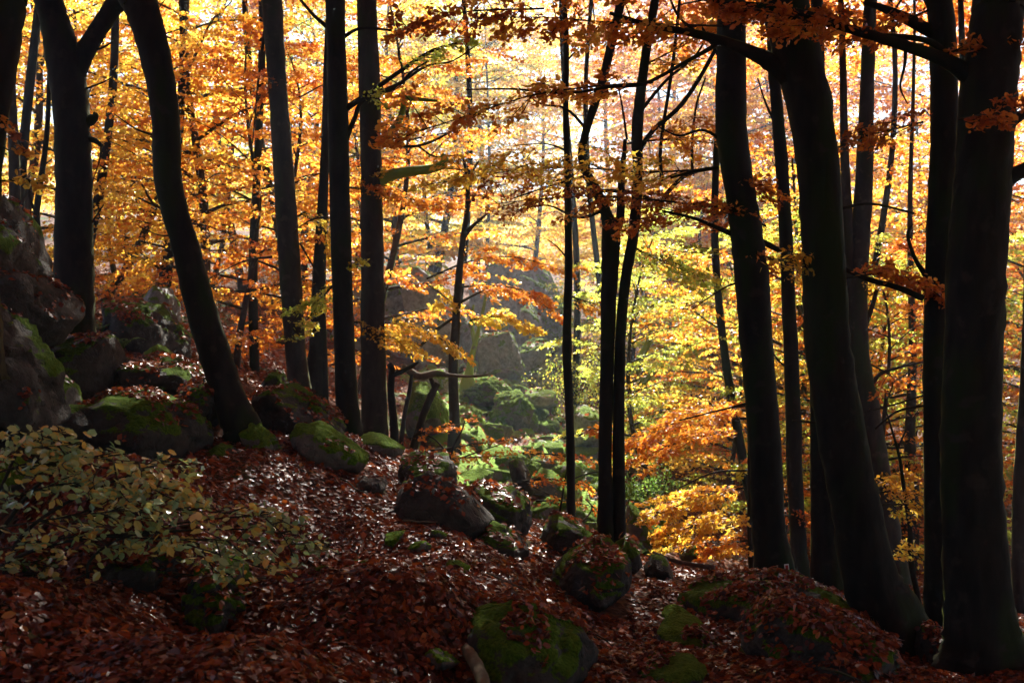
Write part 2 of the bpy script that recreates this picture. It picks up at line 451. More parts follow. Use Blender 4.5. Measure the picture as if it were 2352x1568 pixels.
# ------------------------------------------------------------------ whole trees of the wood (shared shapes)
def gen_tree(seed, H, R, z0, nl, ns, n, size, trunk_r, from_z=0.0, tilt=.6):
    rng = np.random.default_rng(seed)
    wood = []
    bend = rng.normal(0, .7, (2,))
    def axis(z):
        t = z / H
        return np.array([bend[0] * math.sin(t * 3.0) + .25 * math.sin(t * 7 + seed), bend[1] * math.sin(t * 2.6), z])
    def rad(z): return trunk_r * (1 - .9 * (z / H) ** 1.1) + .012
    zs = np.linspace(from_z, H, 9)
    if from_z <= 0: zs = np.concatenate([[-.5], zs[0:]])
    wood.append(tube(np.array([[*axis(max(z, 0))[:2], z, rad(max(z, 0))] for z in zs]), sides=10, per=4, rough=.06, seed=seed, flare=.5 if from_z <= 0 else 0))
    O, D, L = [], [], []
    for i in range(nl):
        t = i / max(nl - 1, 1)
        z = z0 + (H - z0) * (t ** .9) * .97
        az = i * 2.399 + rng.normal(0, .35)
        ln = R * (.5 + .5 * math.sin(math.pi * (.22 + .70 * t))) * rng.uniform(.75, 1.12)
        rise = rng.uniform(.05, .3) + .45 * t
        b = axis(z); dh = np.array([math.cos(az), math.sin(az), 0])
        sb = rng.normal(0, .22)
        pp = []
        for s in np.linspace(0, 1, 6):
            q = b + dh * ln * s + np.array([-dh[1], dh[0], 0]) * ln * sb * s * s
            q[2] += rise * ln * (s - .45 * s * s) + rng.normal(0, .03 * ln) * s
            pp.append([*q, max(.006, min(rad(z) * .55, .02 + ln * .011) * (1 - .88 * s))])
        pp = np.array(pp)
        wood.append(tube(pp, sides=6, per=3, rough=.05, seed=seed * 50 + i))
        c = catmull(pp, 4)[:, :3]; T = norm(np.gradient(c, axis=0))
        for j in range(ns):
            s = .18 + .82 * (j + rng.random() * .6) / ns
            k = min(int(s * (len(c) - 1)), len(c) - 1)
            sgn = 1 if j % 2 else -1
            a = sgn * rng.uniform(.35, 1.15) if j < ns - 1 else 0
            d = T[k].copy(); d[2] *= .4
            d = np.array([d[0] * math.cos(a) - d[1] * math.sin(a), d[0] * math.sin(a) + d[1] * math.cos(a), d[2] - .05 + rng.normal(0, .1)])
            O.append(c[k]); D.append(d); L.append(ln * rng.uniform(.30, .52) * (1.15 - .4 * s) + .25)
            if rng.random() < .5:
                wood.append(tube(np.array([[*c[k], .009], [*(c[k] + norm(d) * L[-1] * .5), .006], [*(c[k] + norm(d) * L[-1] * .95 - np.array([0, 0, .1 * L[-1]])), .003]]), sides=4, per=2, rough=0, seed=1))
    lv = fans(rng, O, D, L, n, size, tilt=tilt)
    return cat_meshes(wood), lv

VAR = {}
def variant(key, *a, **k):
    (wv, wq), (lv, lq, lr) = gen_tree(*a, **k)
    VAR[key] = (mesh_np(key + '_wood', wv, wq, BARK_GREY), mesh_np(key + '_leaves', lv, lq, LEAF['orange'], {'rnd': lr}, smooth=False))

#            seed  H    R   z0  nl ns  n  size  trunk
variant('tall_beech',    11, 14, 4.6, 2.2, 28, 8, 66, .135, .15, tilt=.95)
variant('wide_beech',    12, 11.5, 5.2, 1.4, 26, 8, 56, .135, .16, tilt=.95)
variant('slim_beech',    13, 12, 3.4, 1.2, 26, 8, 60, .125, .13, tilt=.95)
variant('young_beech',   14, 7.5, 2.8, .5, 24, 8, 54, .11, .07, tilt=.95)
variant('lofty_beech',  17, 16, 4.8, 8.5, 24, 8, 70, .135, .09, tilt=.95)
variant('high_crown',    15, 10, 6.2, 0.6, 26, 10, 100, .14, .17, from_z=0.01)
variant('broad_crown',   16, 10, 6.5, 0.4, 26, 10, 100, .14, .17, from_z=0.01)

def slot(o, mat):
    o.material_slots[0].link = 'OBJECT'
    o.material_slots[0].material = mat

def place_tree(kind, px, d, pal, scale, rot, label, group, name='beech_tree', xyz=None, sink=0.15):
    x = (px - CX) / F * d
    z = float(gz(np.array(x), np.array(d)))
    r = empty(name, (x, d, z - sink))
    r.rotation_euler = (0, 0, rot)
    r.scale = (scale,) * 3
    tag(r, label, 'tree', group)
    w = link('trunk', VAR[kind][0], r)
    c = link('crown', VAR[kind][1], r)
    slot(c, LEAF[pal])
    return r

# ------------------------------------------------------------------ near trees, shaped one by one
def near_tree(label, d, stems, limbs=(), sprays=(), crown=None, crown_pal='dim', crown_z=None, mat=None, group=None,
              flare=.35, top=True, name='beech_tree', cat='tree', sides=16, seed=1, rough=.05, twigs=True):
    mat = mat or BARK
    rng = np.random.default_rng(seed)
    st0 = stems[0]
    b = P(st0[0][0], st0[0][1], st0[0][3] if len(st0[0]) > 3 else d)
    root = empty(name, tuple(b))
    tag(root, label, cat, group)
    topp = None
    for si, st in enumerate(stems):
        rows = []
        for q in st:
            dd = q[3] if len(q) > 3 else d
            rows.append([*P(q[0], q[1], dd), q[2] / 2 / F * dd])
        rows = np.array(rows)
        if si == 0:
            rows = np.concatenate([[[*(rows[0, :3] - np.array([0, 0, .45])), rows[0, 3]]], rows])
        if top and (st[-1][1] <= 5):
            e = rows[-1]; dirv = norm(rows[-1, :3] - rows[-2, :3])
            for h in (2.0, 4.5, 7.5):
                dv = norm(dirv * .5 + np.array([rng.normal(0, .12), rng.normal(0, .12), 1]))
                rows = np.concatenate([rows, [[*(e[:3] + dv * h), e[3] * (1 - h * .1)]]])
        rows[:, :3] -= b
        V, Q = tube(rows, sides=sides, per=7, rough=rough, seed=seed * 7 + si, flare=flare if si == 0 else 0)
        link('trunk', mesh_np('trunk', V, Q, mat), root)
        if topp is None and top: topp = rows
    for li, lb in enumerate(limbs):
        lm = TWIG if lb[0][2] < 8 else mat
        if isinstance(lb, tuple) and lb and lb[-1] == 'moss':
            lb = lb[:-1]; lm = BARK_MOSS
        rows = []
        for q in lb:
            dd = q[3] if len(q) > 3 else d
            rows.append([*(P(q[0], q[1], dd) - b), q[2] / 2 / F * dd])
        V, Q = tube(np.array(rows), sides=8, per=5, rough=.06, seed=seed * 11 + li)
        link('branch', mesh_np('branch', V, Q, lm), root)
    for sp in sprays:
        make_spray(rng, root, b, d, **sp)
    if crown:
        zc = crown_z if crown_z is not None else 6
        k = np.argmin(abs(topp[:, 2] + b[2] - zc))
        w = link('crown_branch', VAR[crown][0], root); c = link('crown', VAR[crown][1], root)
        for o in (w, c):
            o.location = tuple(topp[k, :2]) + (zc - b[2],)
            o.rotation_euler = (0, 0, seed * 1.7)
        slot(c, LEAF[crown_pal])
        slot(w, BARK)
    return root

def make_spray(rng, root, b, d, pts, pal='orange', nf=14, L=1.0, n=70, size=.075, spread=.9, tilt=.6, twig=5, droop=.12, shape='quad', clump=.6, name='foliage', sub=True, dep=0.0, mat=None, thick=.03):
    """a leafy bough along pts (px, py[, distance]); sprays fan out to both sides of it"""
    rows = np.array([P(q[0], q[1], q[2] if len(q) > 2 else d) - b for q in pts])
    c = catmull(rows, 8); T = norm(np.gradient(c, axis=0))
    O, D, Ls, wood = [], [], [], []
    if twig:
        wr = np.concatenate([rows, np.linspace(twig, 1.5, len(rows))[:, None] / 2 / F * d], 1)
        wood.append(tube(wr, sides=6, per=5, rough=.05, seed=3))
    for j in range(nf):
        s = (j + rng.random()) / nf
        k = min(int((.06 + .94 * s) * (len(c) - 1)), len(c) - 1)
        sgn = 1 if j % 2 else -1
        a = sgn * spread * rng.uniform(.5, 1.25) if j < nf - 1 else 0
        t = T[k].copy(); t[2] *= .5
        dd = np.array([t[0] * math.cos(a) - t[1] * math.sin(a), t[0] * math.sin(a) + t[1] * math.cos(a), t[2] + rng.normal(-.03, .08)])
        ln = L * rng.uniform(.65, 1.2) * (1.1 - .45 * s)
        o = c[k] + np.array([0, rng.normal(0, dep) if dep else 0, rng.normal(0, .05)])
        O.append(o); D.append(dd); Ls.append(ln)
        if sub and twig:
            e = norm(dd) * ln
            wood.append(tube(np.array([[*c[k], .007], [*(o + e * .5 - np.array([0, 0, droop * ln * .25])), .005], [*(o + e * .97 - np.array([0, 0, droop * ln * .95])), .002]]), sides=4, per=3, rough=0, seed=1))
    V, Q, r = fans(rng, O, D, Ls, n, size, tilt=tilt, droop=droop, shape=shape, clump=clump, thick=thick)
    f = link(name, mesh_np(name, V, Q, mat or LEAF[pal], {'rnd': r}, smooth=False), root)
    if wood:
        V, Q = cat_meshes(wood)
        link('twig', mesh_np('twig', V, Q, TWIG), root)
    return f

# ------------------------------------------------------------------ the dark trunks in front
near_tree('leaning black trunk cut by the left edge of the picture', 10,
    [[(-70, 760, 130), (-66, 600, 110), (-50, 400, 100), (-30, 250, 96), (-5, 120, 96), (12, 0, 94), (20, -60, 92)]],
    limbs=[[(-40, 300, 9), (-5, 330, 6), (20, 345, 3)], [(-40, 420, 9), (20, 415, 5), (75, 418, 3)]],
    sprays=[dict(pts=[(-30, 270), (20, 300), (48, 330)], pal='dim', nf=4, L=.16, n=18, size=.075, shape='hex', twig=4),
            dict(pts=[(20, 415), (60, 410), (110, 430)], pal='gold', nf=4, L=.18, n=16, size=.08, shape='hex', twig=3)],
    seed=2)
near_tree('thick mossy trunk that forks near the top left, with a burl on its side', 16,
    [[(172, 765, 90), (171, 690, 86), (171, 560, 82), (169, 400, 80), (165, 300, 80), (158, 200, 84), (146, 130, 80), (126, 50, 66), (112, 0, 62), (104, -40, 60)],
     [(168, 180, 50), (190, 128, 46), (222, 75, 42), (258, 18, 42), (275, -30, 40)]],
    limbs=[[(190, 285, 20), (208, 276, 26), (218, 266, 18), (216, 258, 6)], [(200, 318, 18), (220, 324, 12), (235, 336, 8)], [(232, 336, 4), (228, 370, 3), (212, 420, 2)],
           [(200, 120, 8), (235, 110, 5), (265, 92, 3)], [(195, 205, 6), (235, 190, 4), (260, 176, 3)], [(205, 520, 5), (225, 490, 4), (238, 470, 3)]],
    crown='high_crown', crown_z=9.5, seed=3, mat=BARK, flare=.15)
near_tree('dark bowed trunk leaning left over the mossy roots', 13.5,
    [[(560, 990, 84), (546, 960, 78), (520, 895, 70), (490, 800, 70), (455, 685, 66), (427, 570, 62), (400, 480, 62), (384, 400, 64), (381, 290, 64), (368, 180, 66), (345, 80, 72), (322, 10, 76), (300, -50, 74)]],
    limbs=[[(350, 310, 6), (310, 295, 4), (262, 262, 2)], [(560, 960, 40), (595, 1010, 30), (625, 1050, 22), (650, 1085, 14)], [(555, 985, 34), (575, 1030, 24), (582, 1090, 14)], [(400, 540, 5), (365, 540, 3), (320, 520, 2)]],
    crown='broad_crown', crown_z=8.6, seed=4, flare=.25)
near_tree('straight grey trunk standing left of the slender black pair', 21,
    [[(692, 930, 52), (690, 900, 50), (678, 800, 48), (668, 650, 50), (658, 500, 48), (648, 350, 46), (638, 200, 44), (628, 60, 46), (622, -20, 46)]],
    limbs=[[(610, 60, 10), (600, 130, 7), (592, 200, 5), (580, 330, 3)], [(625, 590, 6), (560, 600, 4), (480, 640, 2)], [(690, 560, 5), (735, 640, 3)]],
    sprays=[dict(pts=[(660, 190), (640, 185), (615, 215)], pal='rust', nf=6, L=.6, n=60, size=.08),
            dict(pts=[(640, 780), (690, 750), (740, 690)], pal='green', nf=8, L=.7, n=60, size=.08),
            dict(pts=[(690, 490), (740, 520), (750, 560)], pal='yellow', nf=7, L=.6, n=50, size=.08)],
    crown='high_crown', crown_z=12.5, seed=5, mat=BARK_GREY)
near_tree('thin dark trunk half hidden behind the straight black one, a thinner stem beside it', 22.5,
    [[(720, 940, 48), (722, 900, 44), (727, 800, 34), (732, 650, 30), (742, 450, 24), (748, 300, 18), (750, 150, 14), (756, 0, 10)],
     [(747, 945, 18), (746, 850, 15), (742, 720, 13), (744, 600, 10), (750, 450, 6)]],
    crown='high_crown', crown_z=13, seed=6)
near_tree('straight black trunk with a bright mossy right rim and forked side boughs', 16.5,
    [[(802, 1020, 58), (797, 930, 52), (788, 720, 47), (782, 500, 46), (777, 300, 46), (772, 100, 45), (770, -20, 45)]],
    limbs=[[(795, 250, 16), (850, 212, 12), (925, 160, 10), (990, 118, 8), (1060, 96, 5)], [(850, 212, 9), (905, 205, 8), (945, 165, 6), (985, 140, 4)], [(795, 320, 14), (815, 270, 11), (830, 235, 9), (880, 200, 6)],
           [(758, 68, 12), (720, 35, 8), (690, 0, 7)], [(790, 85, 9), (830, 65, 7), (900, 70, 5)], [(925, 160, 6), (915, 120, 5), (925, 100, 3)], [(755, 500, 6), (715, 505, 4), (660, 540, 2)]],
    sprays=[dict(pts=[(925, 160), (1000, 115), (1070, 90)], pal='green', nf=9, L=.5, n=45, size=.075),
            dict(pts=[(830, 235), (850, 225), (880, 230)], pal='green', nf=4, L=.35, n=30, size=.075),
            dict(pts=[(770, 600), (800, 602), (835, 606)], pal='green', nf=4, L=.22, n=26, size=.07),
            dict(pts=[(770, 650), (730, 690), (680, 710)], pal='green', nf=7, L=.4, n=46, size=.07)],
    crown='high_crown', crown_z=10, seed=7, flare=.6)
near_tree('stout grey brown trunk with a bent mossy limb pointing right', 20,
    [[(862, 1025, 64), (861, 980, 60), (858, 800, 55), (855, 600, 54), (853, 400, 50), (848, 200, 48), (843, 0, 46), (842, -30, 46)]],
    limbs=[([(870, 416, 30), (900, 402, 25), (940, 394, 23), (990, 388, 21), (1016, 378, 19), (1022, 364, 16), (1014, 356, 12)] + ['moss']) and ((870, 416, 30), (900, 402, 25), (940, 394, 23), (990, 388, 21), (1016, 378, 19), (1022, 364, 16), (1014, 356, 12), 'moss'),
           ((872, 330, 20), (900, 300, 18), (922, 265, 15), (930, 228, 13), (955, 228, 11), (1005, 232, 6), 'moss'),
           [(1010, 385, 6), (1040, 388, 4), (1075, 392, 3)], [(868, 215, 10), (920, 190, 8), (980, 152, 6), (1040, 140, 4), (1100, 100, 3)], [(872, 330, 9), (960, 335, 7), (1040, 300, 5), (1130, 240, 3)], [(960, 335, 5), (1000, 360, 4), (1060, 355, 2)]],
    sprays=[dict(pts=[(800, 430), (870, 440), (960, 462), (1010, 480)], pal='orange', nf=16, L=.65, n=80, size=.085, clump=.3),
            dict(pts=[(800, 740), (890, 742), (980, 760), (1045, 800)], pal='gold', nf=14, L=.62, n=70, size=.085, droop=.35),
            dict(pts=[(830, 760), (900, 775), (960, 790)], pal='gold', nf=9, L=.6, n=60, size=.085, droop=.4),
            dict(pts=[(830, 415), (860, 400), (880, 408)], pal='yellow', nf=4, L=.35, n=30, size=.08)],
    crown='high_crown', crown_z=12, seed=8, mat=BARK_GREY, flare=.5)
near_tree('slender black stem standing alone in front of the mossy scree', 17,
    [[(1311, 1200, 22), (1310, 1000, 20), (1302, 800, 20), (1306, 600, 18), (1303, 400, 15), (1299, 250, 14), (1301, 100, 12), (1296, 0, 10), (1294, -30, 9)]],
    limbs=[[(1300, 345, 6), (1250, 330, 3), (1180, 335, 2)], [(1300, 590, 5), (1278, 565, 3), (1255, 548, 2)], [(1303, 65, 6), (1320, 30, 3), (1330, -10, 2)], [(1302, 140, 5), (1330, 110, 3)]],
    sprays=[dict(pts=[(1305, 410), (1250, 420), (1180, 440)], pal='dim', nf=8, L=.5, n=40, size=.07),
            dict(pts=[(1310, 680), (1340, 690), (1372, 700)], pal='orange', nf=5, L=.4, n=40, size=.075)],
    seed=9, flare=.15, rough=.1)
near_tree('black twin stemmed beech with spreading forks, beside the slender stem', 16,
    [[(1392, 1245, 38), (1391, 1120, 33), (1390, 1000, 32), (1395, 800, 32), (1400, 650, 36), (1403, 545, 42), (1392, 490, 26), (1366, 430, 22), (1336, 372, 17), (1344, 310, 19), (1366, 240, 20), (1388, 170, 20), (1425, 10, 20), (1432, -30, 20)],
     [(1423, 1245, 30), (1421, 1000, 28), (1424, 800, 26), (1436, 650, 24), (1456, 530, 24), (1464, 400, 22), (1464, 290, 26), (1480, 150, 22), (1502, 15, 20), (1508, -30, 19)],
     [(1408, 550, 24), (1424, 500, 20), (1426, 440, 18), (1432, 370, 12), (1436, 320, 8)]],
    limbs=[[(1460, 360, 13), (1500, 300, 11), (1570, 235, 10), (1640, 120, 9), (1660, 60, 7)], [(1340, 405, 7), (1370, 435, 8), (1440, 440, 9), (1490, 455, 9), (1515, 470, 11), (1535, 440, 10), (1580, 400, 9), (1650, 385, 8)],
           [(1520, 420, 9), (1518, 330, 8), (1545, 150, 8), (1562, -10, 7)], [(1590, 390, 7), (1590, 320, 6), (1600, 240, 5), (1620, 180, 4)], [(1440, 320, 6), (1430, 250, 5), (1420, 200, 3)], [(1350, 300, 8), (1300, 250, 6), (1240, 238, 4), (1190, 200, 2)], [(1468, 260, 9), (1530, 185, 7), (1600, 125, 5), (1640, 40, 3)], [(1392, 480, 9), (1330, 500, 6), (1260, 472, 4), (1200, 480, 3)], [(1340, 405, 6), (1270, 425, 4), (1180, 455, 3)]],
    sprays=[dict(pts=[(1480, 150), (1540, 120), (1600, 90)], pal='orange', nf=12, L=.9, n=50, size=.08, dep=1.0),
            dict(pts=[(1440, 330), (1540, 320), (1640, 330)], pal='orange', nf=14, L=.8, n=50, size=.08, dep=.8),
            dict(pts=[(1440, 560), (1520, 600), (1620, 640)], pal='green', nf=12, L=.8, n=60, size=.08, dep=.8)],
    crown='high_crown', crown_z=9.5, seed=10, rough=.07, flare=.5)
near_tree('dark kinked trunk with a small red and white marker at its foot', 13.5,
    [[(1782, 1335, 92), (1775, 1270, 80), (1765, 1200, 74), (1755, 1000, 72), (1738, 800, 74), (1728, 650, 79), (1712, 520, 74), (1698, 430, 70), (1680, 300, 72), (1680, 150, 67), (1680, 0, 62), (1682, -40, 60)]],
    limbs=[[(1650, 385, 10), (1600, 392, 8), (1540, 408, 6)], [(1690, 350, 9), (1620, 300, 7), (1560, 312, 5), (1510, 290, 3)], [(1700, 545, 16), (1640, 520, 10), (1590, 500, 8), (1520, 484, 5)], [(1690, 200, 10), (1640, 110, 8), (1610, 60, 6)],
           [(1720, 925, 6), (1640, 945, 4), (1560, 965, 3)], [(1715, 645, 6), (1665, 660, 4), (1590, 710, 2)], [(1740, 550, 14), (1790, 575, 12), (1835, 600, 10)]],
    sprays=[dict(pts=[(1640, 388), (1480, 395), (1320, 385), (1180, 392), (1010, 420)], pal='gold', nf=34, L=.75, n=60, size=.07, dep=.6, clump=.3),
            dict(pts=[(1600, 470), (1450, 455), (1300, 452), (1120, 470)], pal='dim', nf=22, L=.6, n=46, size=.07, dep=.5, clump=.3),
            dict(pts=[(1760, 520), (1680, 480), (1580, 478), (1440, 510)], pal='rust', nf=22, L=.55, n=60, size=.07, dep=.4, clump=.3),
            dict(pts=[(1690, 420), (1720, 420), (1770, 440)], pal='rust', nf=8, L=.4, n=50, size=.07),
            dict(pts=[(1700, 590), (1730, 600), (1770, 610)], pal='rust', nf=5, L=.3, n=36, size=.07)],
    crown='broad_crown', crown_z=9, seed=11, rough=.04, flare=.5)
near_tree('broad black trunk sweeping down to the right with a big limb at its shoulder', 11.5,
    [[(2040, 1475, 175), (2025, 1400, 140), (1998, 1330, 120), (1962, 1150, 108), (1932, 1000, 104), (1902, 800, 102), (1892, 600, 98), (1880, 400, 97), (1860, 250, 100), (1828, 110, 104), (1806, 20, 104), (1795, -50, 100)]],
    limbs=[[(1830, 190, 60), (1780, 150, 46), (1735, 125, 34), (1660, 95, 24), (1580, 74, 18), (1500, 60, 13), (1400, 30, 8)], [(1660, 95, 12), (1580, 140, 9), (1480, 192, 8), (1400, 200, 7), (1300, 214, 6), (1180, 205, 5), (1070, 206, 3)],
           [(1600, 75, 8), (1560, 40, 6), (1540, 0, 5)], [(1925, 610, 10), (1990, 640, 12), (2060, 660, 14), (2120, 685, 16)], [(1930, 480, 8), (2000, 468, 6), (2100, 490, 5)], [(1925, 960, 6), (1880, 970, 5), (1820, 965, 4)]],
    sprays=[dict(pts=[(1660, 60), (1500, 55), (1380, 50), (1260, 40), (1100, 40)], pal='orange', nf=30, L=.6, n=46, size=.07, dep=.5, shape='hex'),
            dict(pts=[(1500, 190), (1350, 200), (1200, 225), (1000, 290), (900, 320)], pal='orange', nf=26, L=.55, n=44, size=.07, dep=.5, shape='hex'),
            dict(pts=[(1250, 20), (1050, 30), (900, 80)], pal='rust', nf=14, L=.4, n=28, size=.075, dep=.5, shape='hex'),
            dict(pts=[(1940, 640), (2020, 630), (2110, 650), (2160, 680)], pal='rust', nf=14, L=.45, n=46, size=.07, shape='hex'),
            dict(pts=[(1700, 20), (1800, 40), (1900, 60)], pal='rust', nf=14, L=.45, n=50, size=.07, shape='hex'),
            dict(pts=[(1760, 590), (1800, 600), (1850, 610)], pal='gold', nf=6, L=.35, n=36, size=.07)],
    crown='broad_crown', crown_z=7.5, seed=12, flare=.5, sides=20)
near_tree('straight black trunk pressed against the biggest trunk on the right', 11.8,
    [[(2165, 1455, 84), (2158, 1380, 66), (2154, 1200, 58), (2148, 900, 56), (2151, 700, 54), (2160, 500, 57), (2168, 300, 60), (2166, 100, 60), (2158, 0, 58), (2155, -40, 56)]],
    limbs=[[(2150, 80, 30), (2085, 45, 26), (2030, 20, 18), (1985, 5, 12)], [(2130, 640, 14), (2100, 590, 10), (2085, 540, 8), (2095, 515, 5)], [(2130, 905, 5), (2050, 930, 4), (1990, 945, 3)], [(2128, 930, 6), (2060, 945, 6), (2010, 985, 5)]],
    sprays=[dict(pts=[(2140, 20), (2050, 60), (1960, 90)], pal='rust', nf=10, L=.5, n=46, size=.07),
            dict(pts=[(2120, 280), (2040, 300), (1960, 320)], pal='dim', nf=10, L=.6, n=46, size=.07, dep=.6)],
    crown='broad_crown', crown_z=7.5, seed=13, flare=.5)
near_tree('widest black trunk of the right side with a flared foot', 10,
    [[(2262, 1535, 175), (2260, 1480, 150), (2250, 1380, 134), (2236, 1200, 128), (2229, 1000, 126), (2235, 800, 128), (2245, 600, 132), (2258, 400, 124), (2268, 240, 124), (2280, 120, 118), (2290, 40, 112), (2298, -40, 110)]],
    limbs=[[(2260, 215, 60), (2215, 165, 44), (2150, 130, 32), (2050, 96, 26), (1950, 66, 22), (1850, 32, 18), (1750, 14, 14), (1640, 2, 10), (1500, -20, 8)], [(2195, 148, 20), (2140, 98, 16), (2060, 84, 12), (1990, 82, 8)], [(2300, 420, 44), (2335, 398, 34), (2380, 375, 26)],
           [(2310, 290, 30), (2350, 262, 22), (2400, 240, 16)], [(2080, 105, 10), (2078, 150, 7), (2068, 200, 5), (2085, 240, 3)]],
    sprays=[dict(pts=[(2000, 75), (1900, 60), (1780, 30), (1650, 20)], pal='rust', nf=20, L=.45, n=46, size=.07, shape='hex'),
            dict(pts=[(2160, 130), (2230, 105), (2340, 95)], pal='rust', nf=10, L=.35, n=36, size=.065, dep=-0.0, shape='hex'),
            dict(pts=[(2200, 275, 9.2), (2270, 262, 9.2), (2350, 255, 9.2)], pal='rust', nf=8, L=.3, n=36, size=.065, shape='hex')],
    crown='broad_crown', crown_z=6.2, seed=14, flare=.6, sides=24)
near_tree('thin straight trunk seen between the kinked trunk and the sweeping one', 19,
    [[(1836, 1305, 44), (1834, 1250, 38), (1826, 1100, 36), (1820, 900, 34), (1812, 700, 32), (1800, 450, 30), (1785, 250, 27), (1774, 130, 24), (1770, 0, 20)]],
    limbs=[[(1805, 590, 8), (1770, 560, 5), (1720, 540, 3)], [(1820, 850, 6), (1790, 830, 5), (1770, 800, 3)], [(1790, 300, 8), (1760, 240, 5), (1740, 180, 3)]],
    sprays=[dict(pts=[(1800, 650), (1830, 640), (1870, 660)], pal='gold', nf=7, L=.5, n=50, size=.08), dict(pts=[(1790, 1180), (1840, 1190), (1900, 1200)], pal='rust', nf=8, L=.7, n=60, size=.08)],
    crown='high_crown', crown_z=11, seed=15, mat=BARK)
near_tree('dark slanting trunk tucked close behind the sweeping trunk', 15,
    [[(1905, 1345, 80), (1898, 1250, 66), (1890, 1120, 54), (1884, 1000, 46), (1880, 800, 40), (1885, 500, 34), (1880, 200, 30), (1876, 0, 28)]],
    crown='high_crown', crown_z=10, seed=16)
near_tree('reddish brown trunk leaning left in the gap beside the sweeping trunk', 20,
    [[(2052, 1350, 78), (2035, 1250, 70), (2015, 1100, 62), (1994, 950, 56), (1974, 830, 50), (1968, 700, 46), (1976, 560, 42), (1984, 420, 40), (1990, 250, 34), (1996, 80, 30), (2000, 0, 28)],
     [(1968, 860, 34), (1952, 820, 34), (1950, 700, 30), (1945, 500, 26), (1940, 350, 20), (1936, 150, 16), (1930, -20, 12)]],
    limbs=[[(1985, 760, 12), (2010, 680, 10), (2020, 620, 8)], [(2000, 890, 10), (2020, 860, 9), (2060, 845, 7), (2125, 830, 4)]],
    sprays=[dict(pts=[(1980, 900), (1990, 930), (1995, 970)], pal='orange', nf=5, L=.35, n=40, size=.085), dict(pts=[(1980, 1080), (2030, 1090), (2080, 1100)], pal='gold', nf=10, L=.6, n=60, size=.085),
            dict(pts=[(1960, 640), (2000, 645), (2060, 640)], pal='gold', nf=8, L=.7, n=50, size=.085)],
    crown='high_crown', crown_z=11, seed=17, mat=BARK_GREY)
near_tree('crooked thin sapling left of the straight black pair', 14.5,
    [[(2124, 1462, 16), (2110, 1380, 13), (2093, 1290, 13), (2090, 1210, 11), (2076, 1120, 9), (2066, 1050, 7), (2048, 985, 5), (2036, 945, 3)]],
    limbs=[[(2090, 1170, 6), (2050, 1130, 4), (2010, 1100, 2)], [(2062, 1030, 5), (2085, 980, 4), (2110, 940, 2)]],
    sprays=[dict(pts=[(2010, 1130), (2050, 1130), (2130, 1140)], pal='gold', nf=8, L=.4, n=36, size=.07), dict(pts=[(2010, 1160), (2070, 1158), (2120, 1170)], pal='yellow', nf=8, L=.4, n=34, size=.07),
            dict(pts=[(2040, 1270), (2080, 1265), (2125, 1275)], pal='yellow', nf=8, L=.35, n=34, size=.07)],
    seed=18, top=False, name='beech_sapling', cat='sapling', flare=.2)
near_tree('brown trunk cut by the right edge of the picture', 16,
    [[(2352, 1420, 46), (2346, 1330, 38), (2342, 1200, 34), (2348, 1050, 32), (2362, 800, 30), (2372, 400, 28), (2376, 0, 26)]],
    crown='high_crown', crown_z=9, seed=19, mat=BARK_GREY)
near_tree('short flared trunk in the gap left of the straight black pair', 24,
    [[(2078, 1350, 66), (2084, 1300, 48), (2090, 1200, 40), (2094, 1100, 30), (2090, 1000, 24), (2096, 800, 18), (2090, 500, 12), (2098, 200, 8), (2100, 0, 6)]],
    crown='high_crown', crown_z=12, seed=20, mat=BARK_GREY)
near_tree('thin bare trunk behind the forked trunk at far left', 20,
    [[(38, 600, 28), (36, 520, 26), (32, 350, 24), (24, 190, 22), (14, 0, 20)]], limbs=[[(40, 480, 8), (62, 440, 6), (70, 400, 4)]], crown='high_crown', crown_z=11.5, seed=21, mat=BARK_GREY, name='beech_tree')
near_tree('wavy thin stem between the far left trunk and the forked one', 19,
    [[(92, 640, 22), (90, 560, 18), (84, 490, 15), (96, 400, 13), (108, 300, 11), (113, 180, 10), (116, 0, 9)]], limbs=[[(88, 500, 8), (70, 460, 6), (64, 420, 4)], [(100, 380, 4), (120, 365, 3)]], crown='high_crown', crown_z=12, seed=22)

# saplings in the sunlit hollow
near_tree('slim brown stem in front of the mossy boulders', 23,
    [[(1044, 995, 28), (1044, 960, 24), (1041, 850, 22), (1046, 760, 20), (1052, 660, 18), (1062, 560, 14), (1074, 470, 12), (1072, 400, 10), (1064, 365, 6)]],
    limbs=[[(1064, 545, 12), (1085, 520, 9), (1120, 490, 5)], [(1048, 700, 8), (1080, 682, 6), (1125, 660, 3)], [(1072, 420, 8), (1090, 385, 6), (1100, 370, 4)], [(1040, 730, 8), (1000, 760, 8), (965, 795, 7)]],
    sprays=[dict(pts=[(980, 640), (1080, 600), (1180, 590), (1290, 620)], pal='orange', nf=22, L=.9, n=80, size=.09, dep=.8, clump=.4),
            dict(pts=[(1050, 660), (1130, 655), (1210, 670), (1265, 715)], pal='orange', nf=18, L=.75, n=80, size=.09, dep=.5, clump=.4, droop=.3),
            dict(pts=[(1080, 735), (1150, 728), (1235, 755)], pal='yellow', nf=14, L=.55, n=70, size=.09, droop=.25),
            dict(pts=[(980, 650), (1030, 690), (1010, 700)], pal='yellow', nf=8, L=.5, n=60, size=.09)],
    seed=31, top=False, mat=BARK_GREY, name='beech_sapling', cat='sapling')
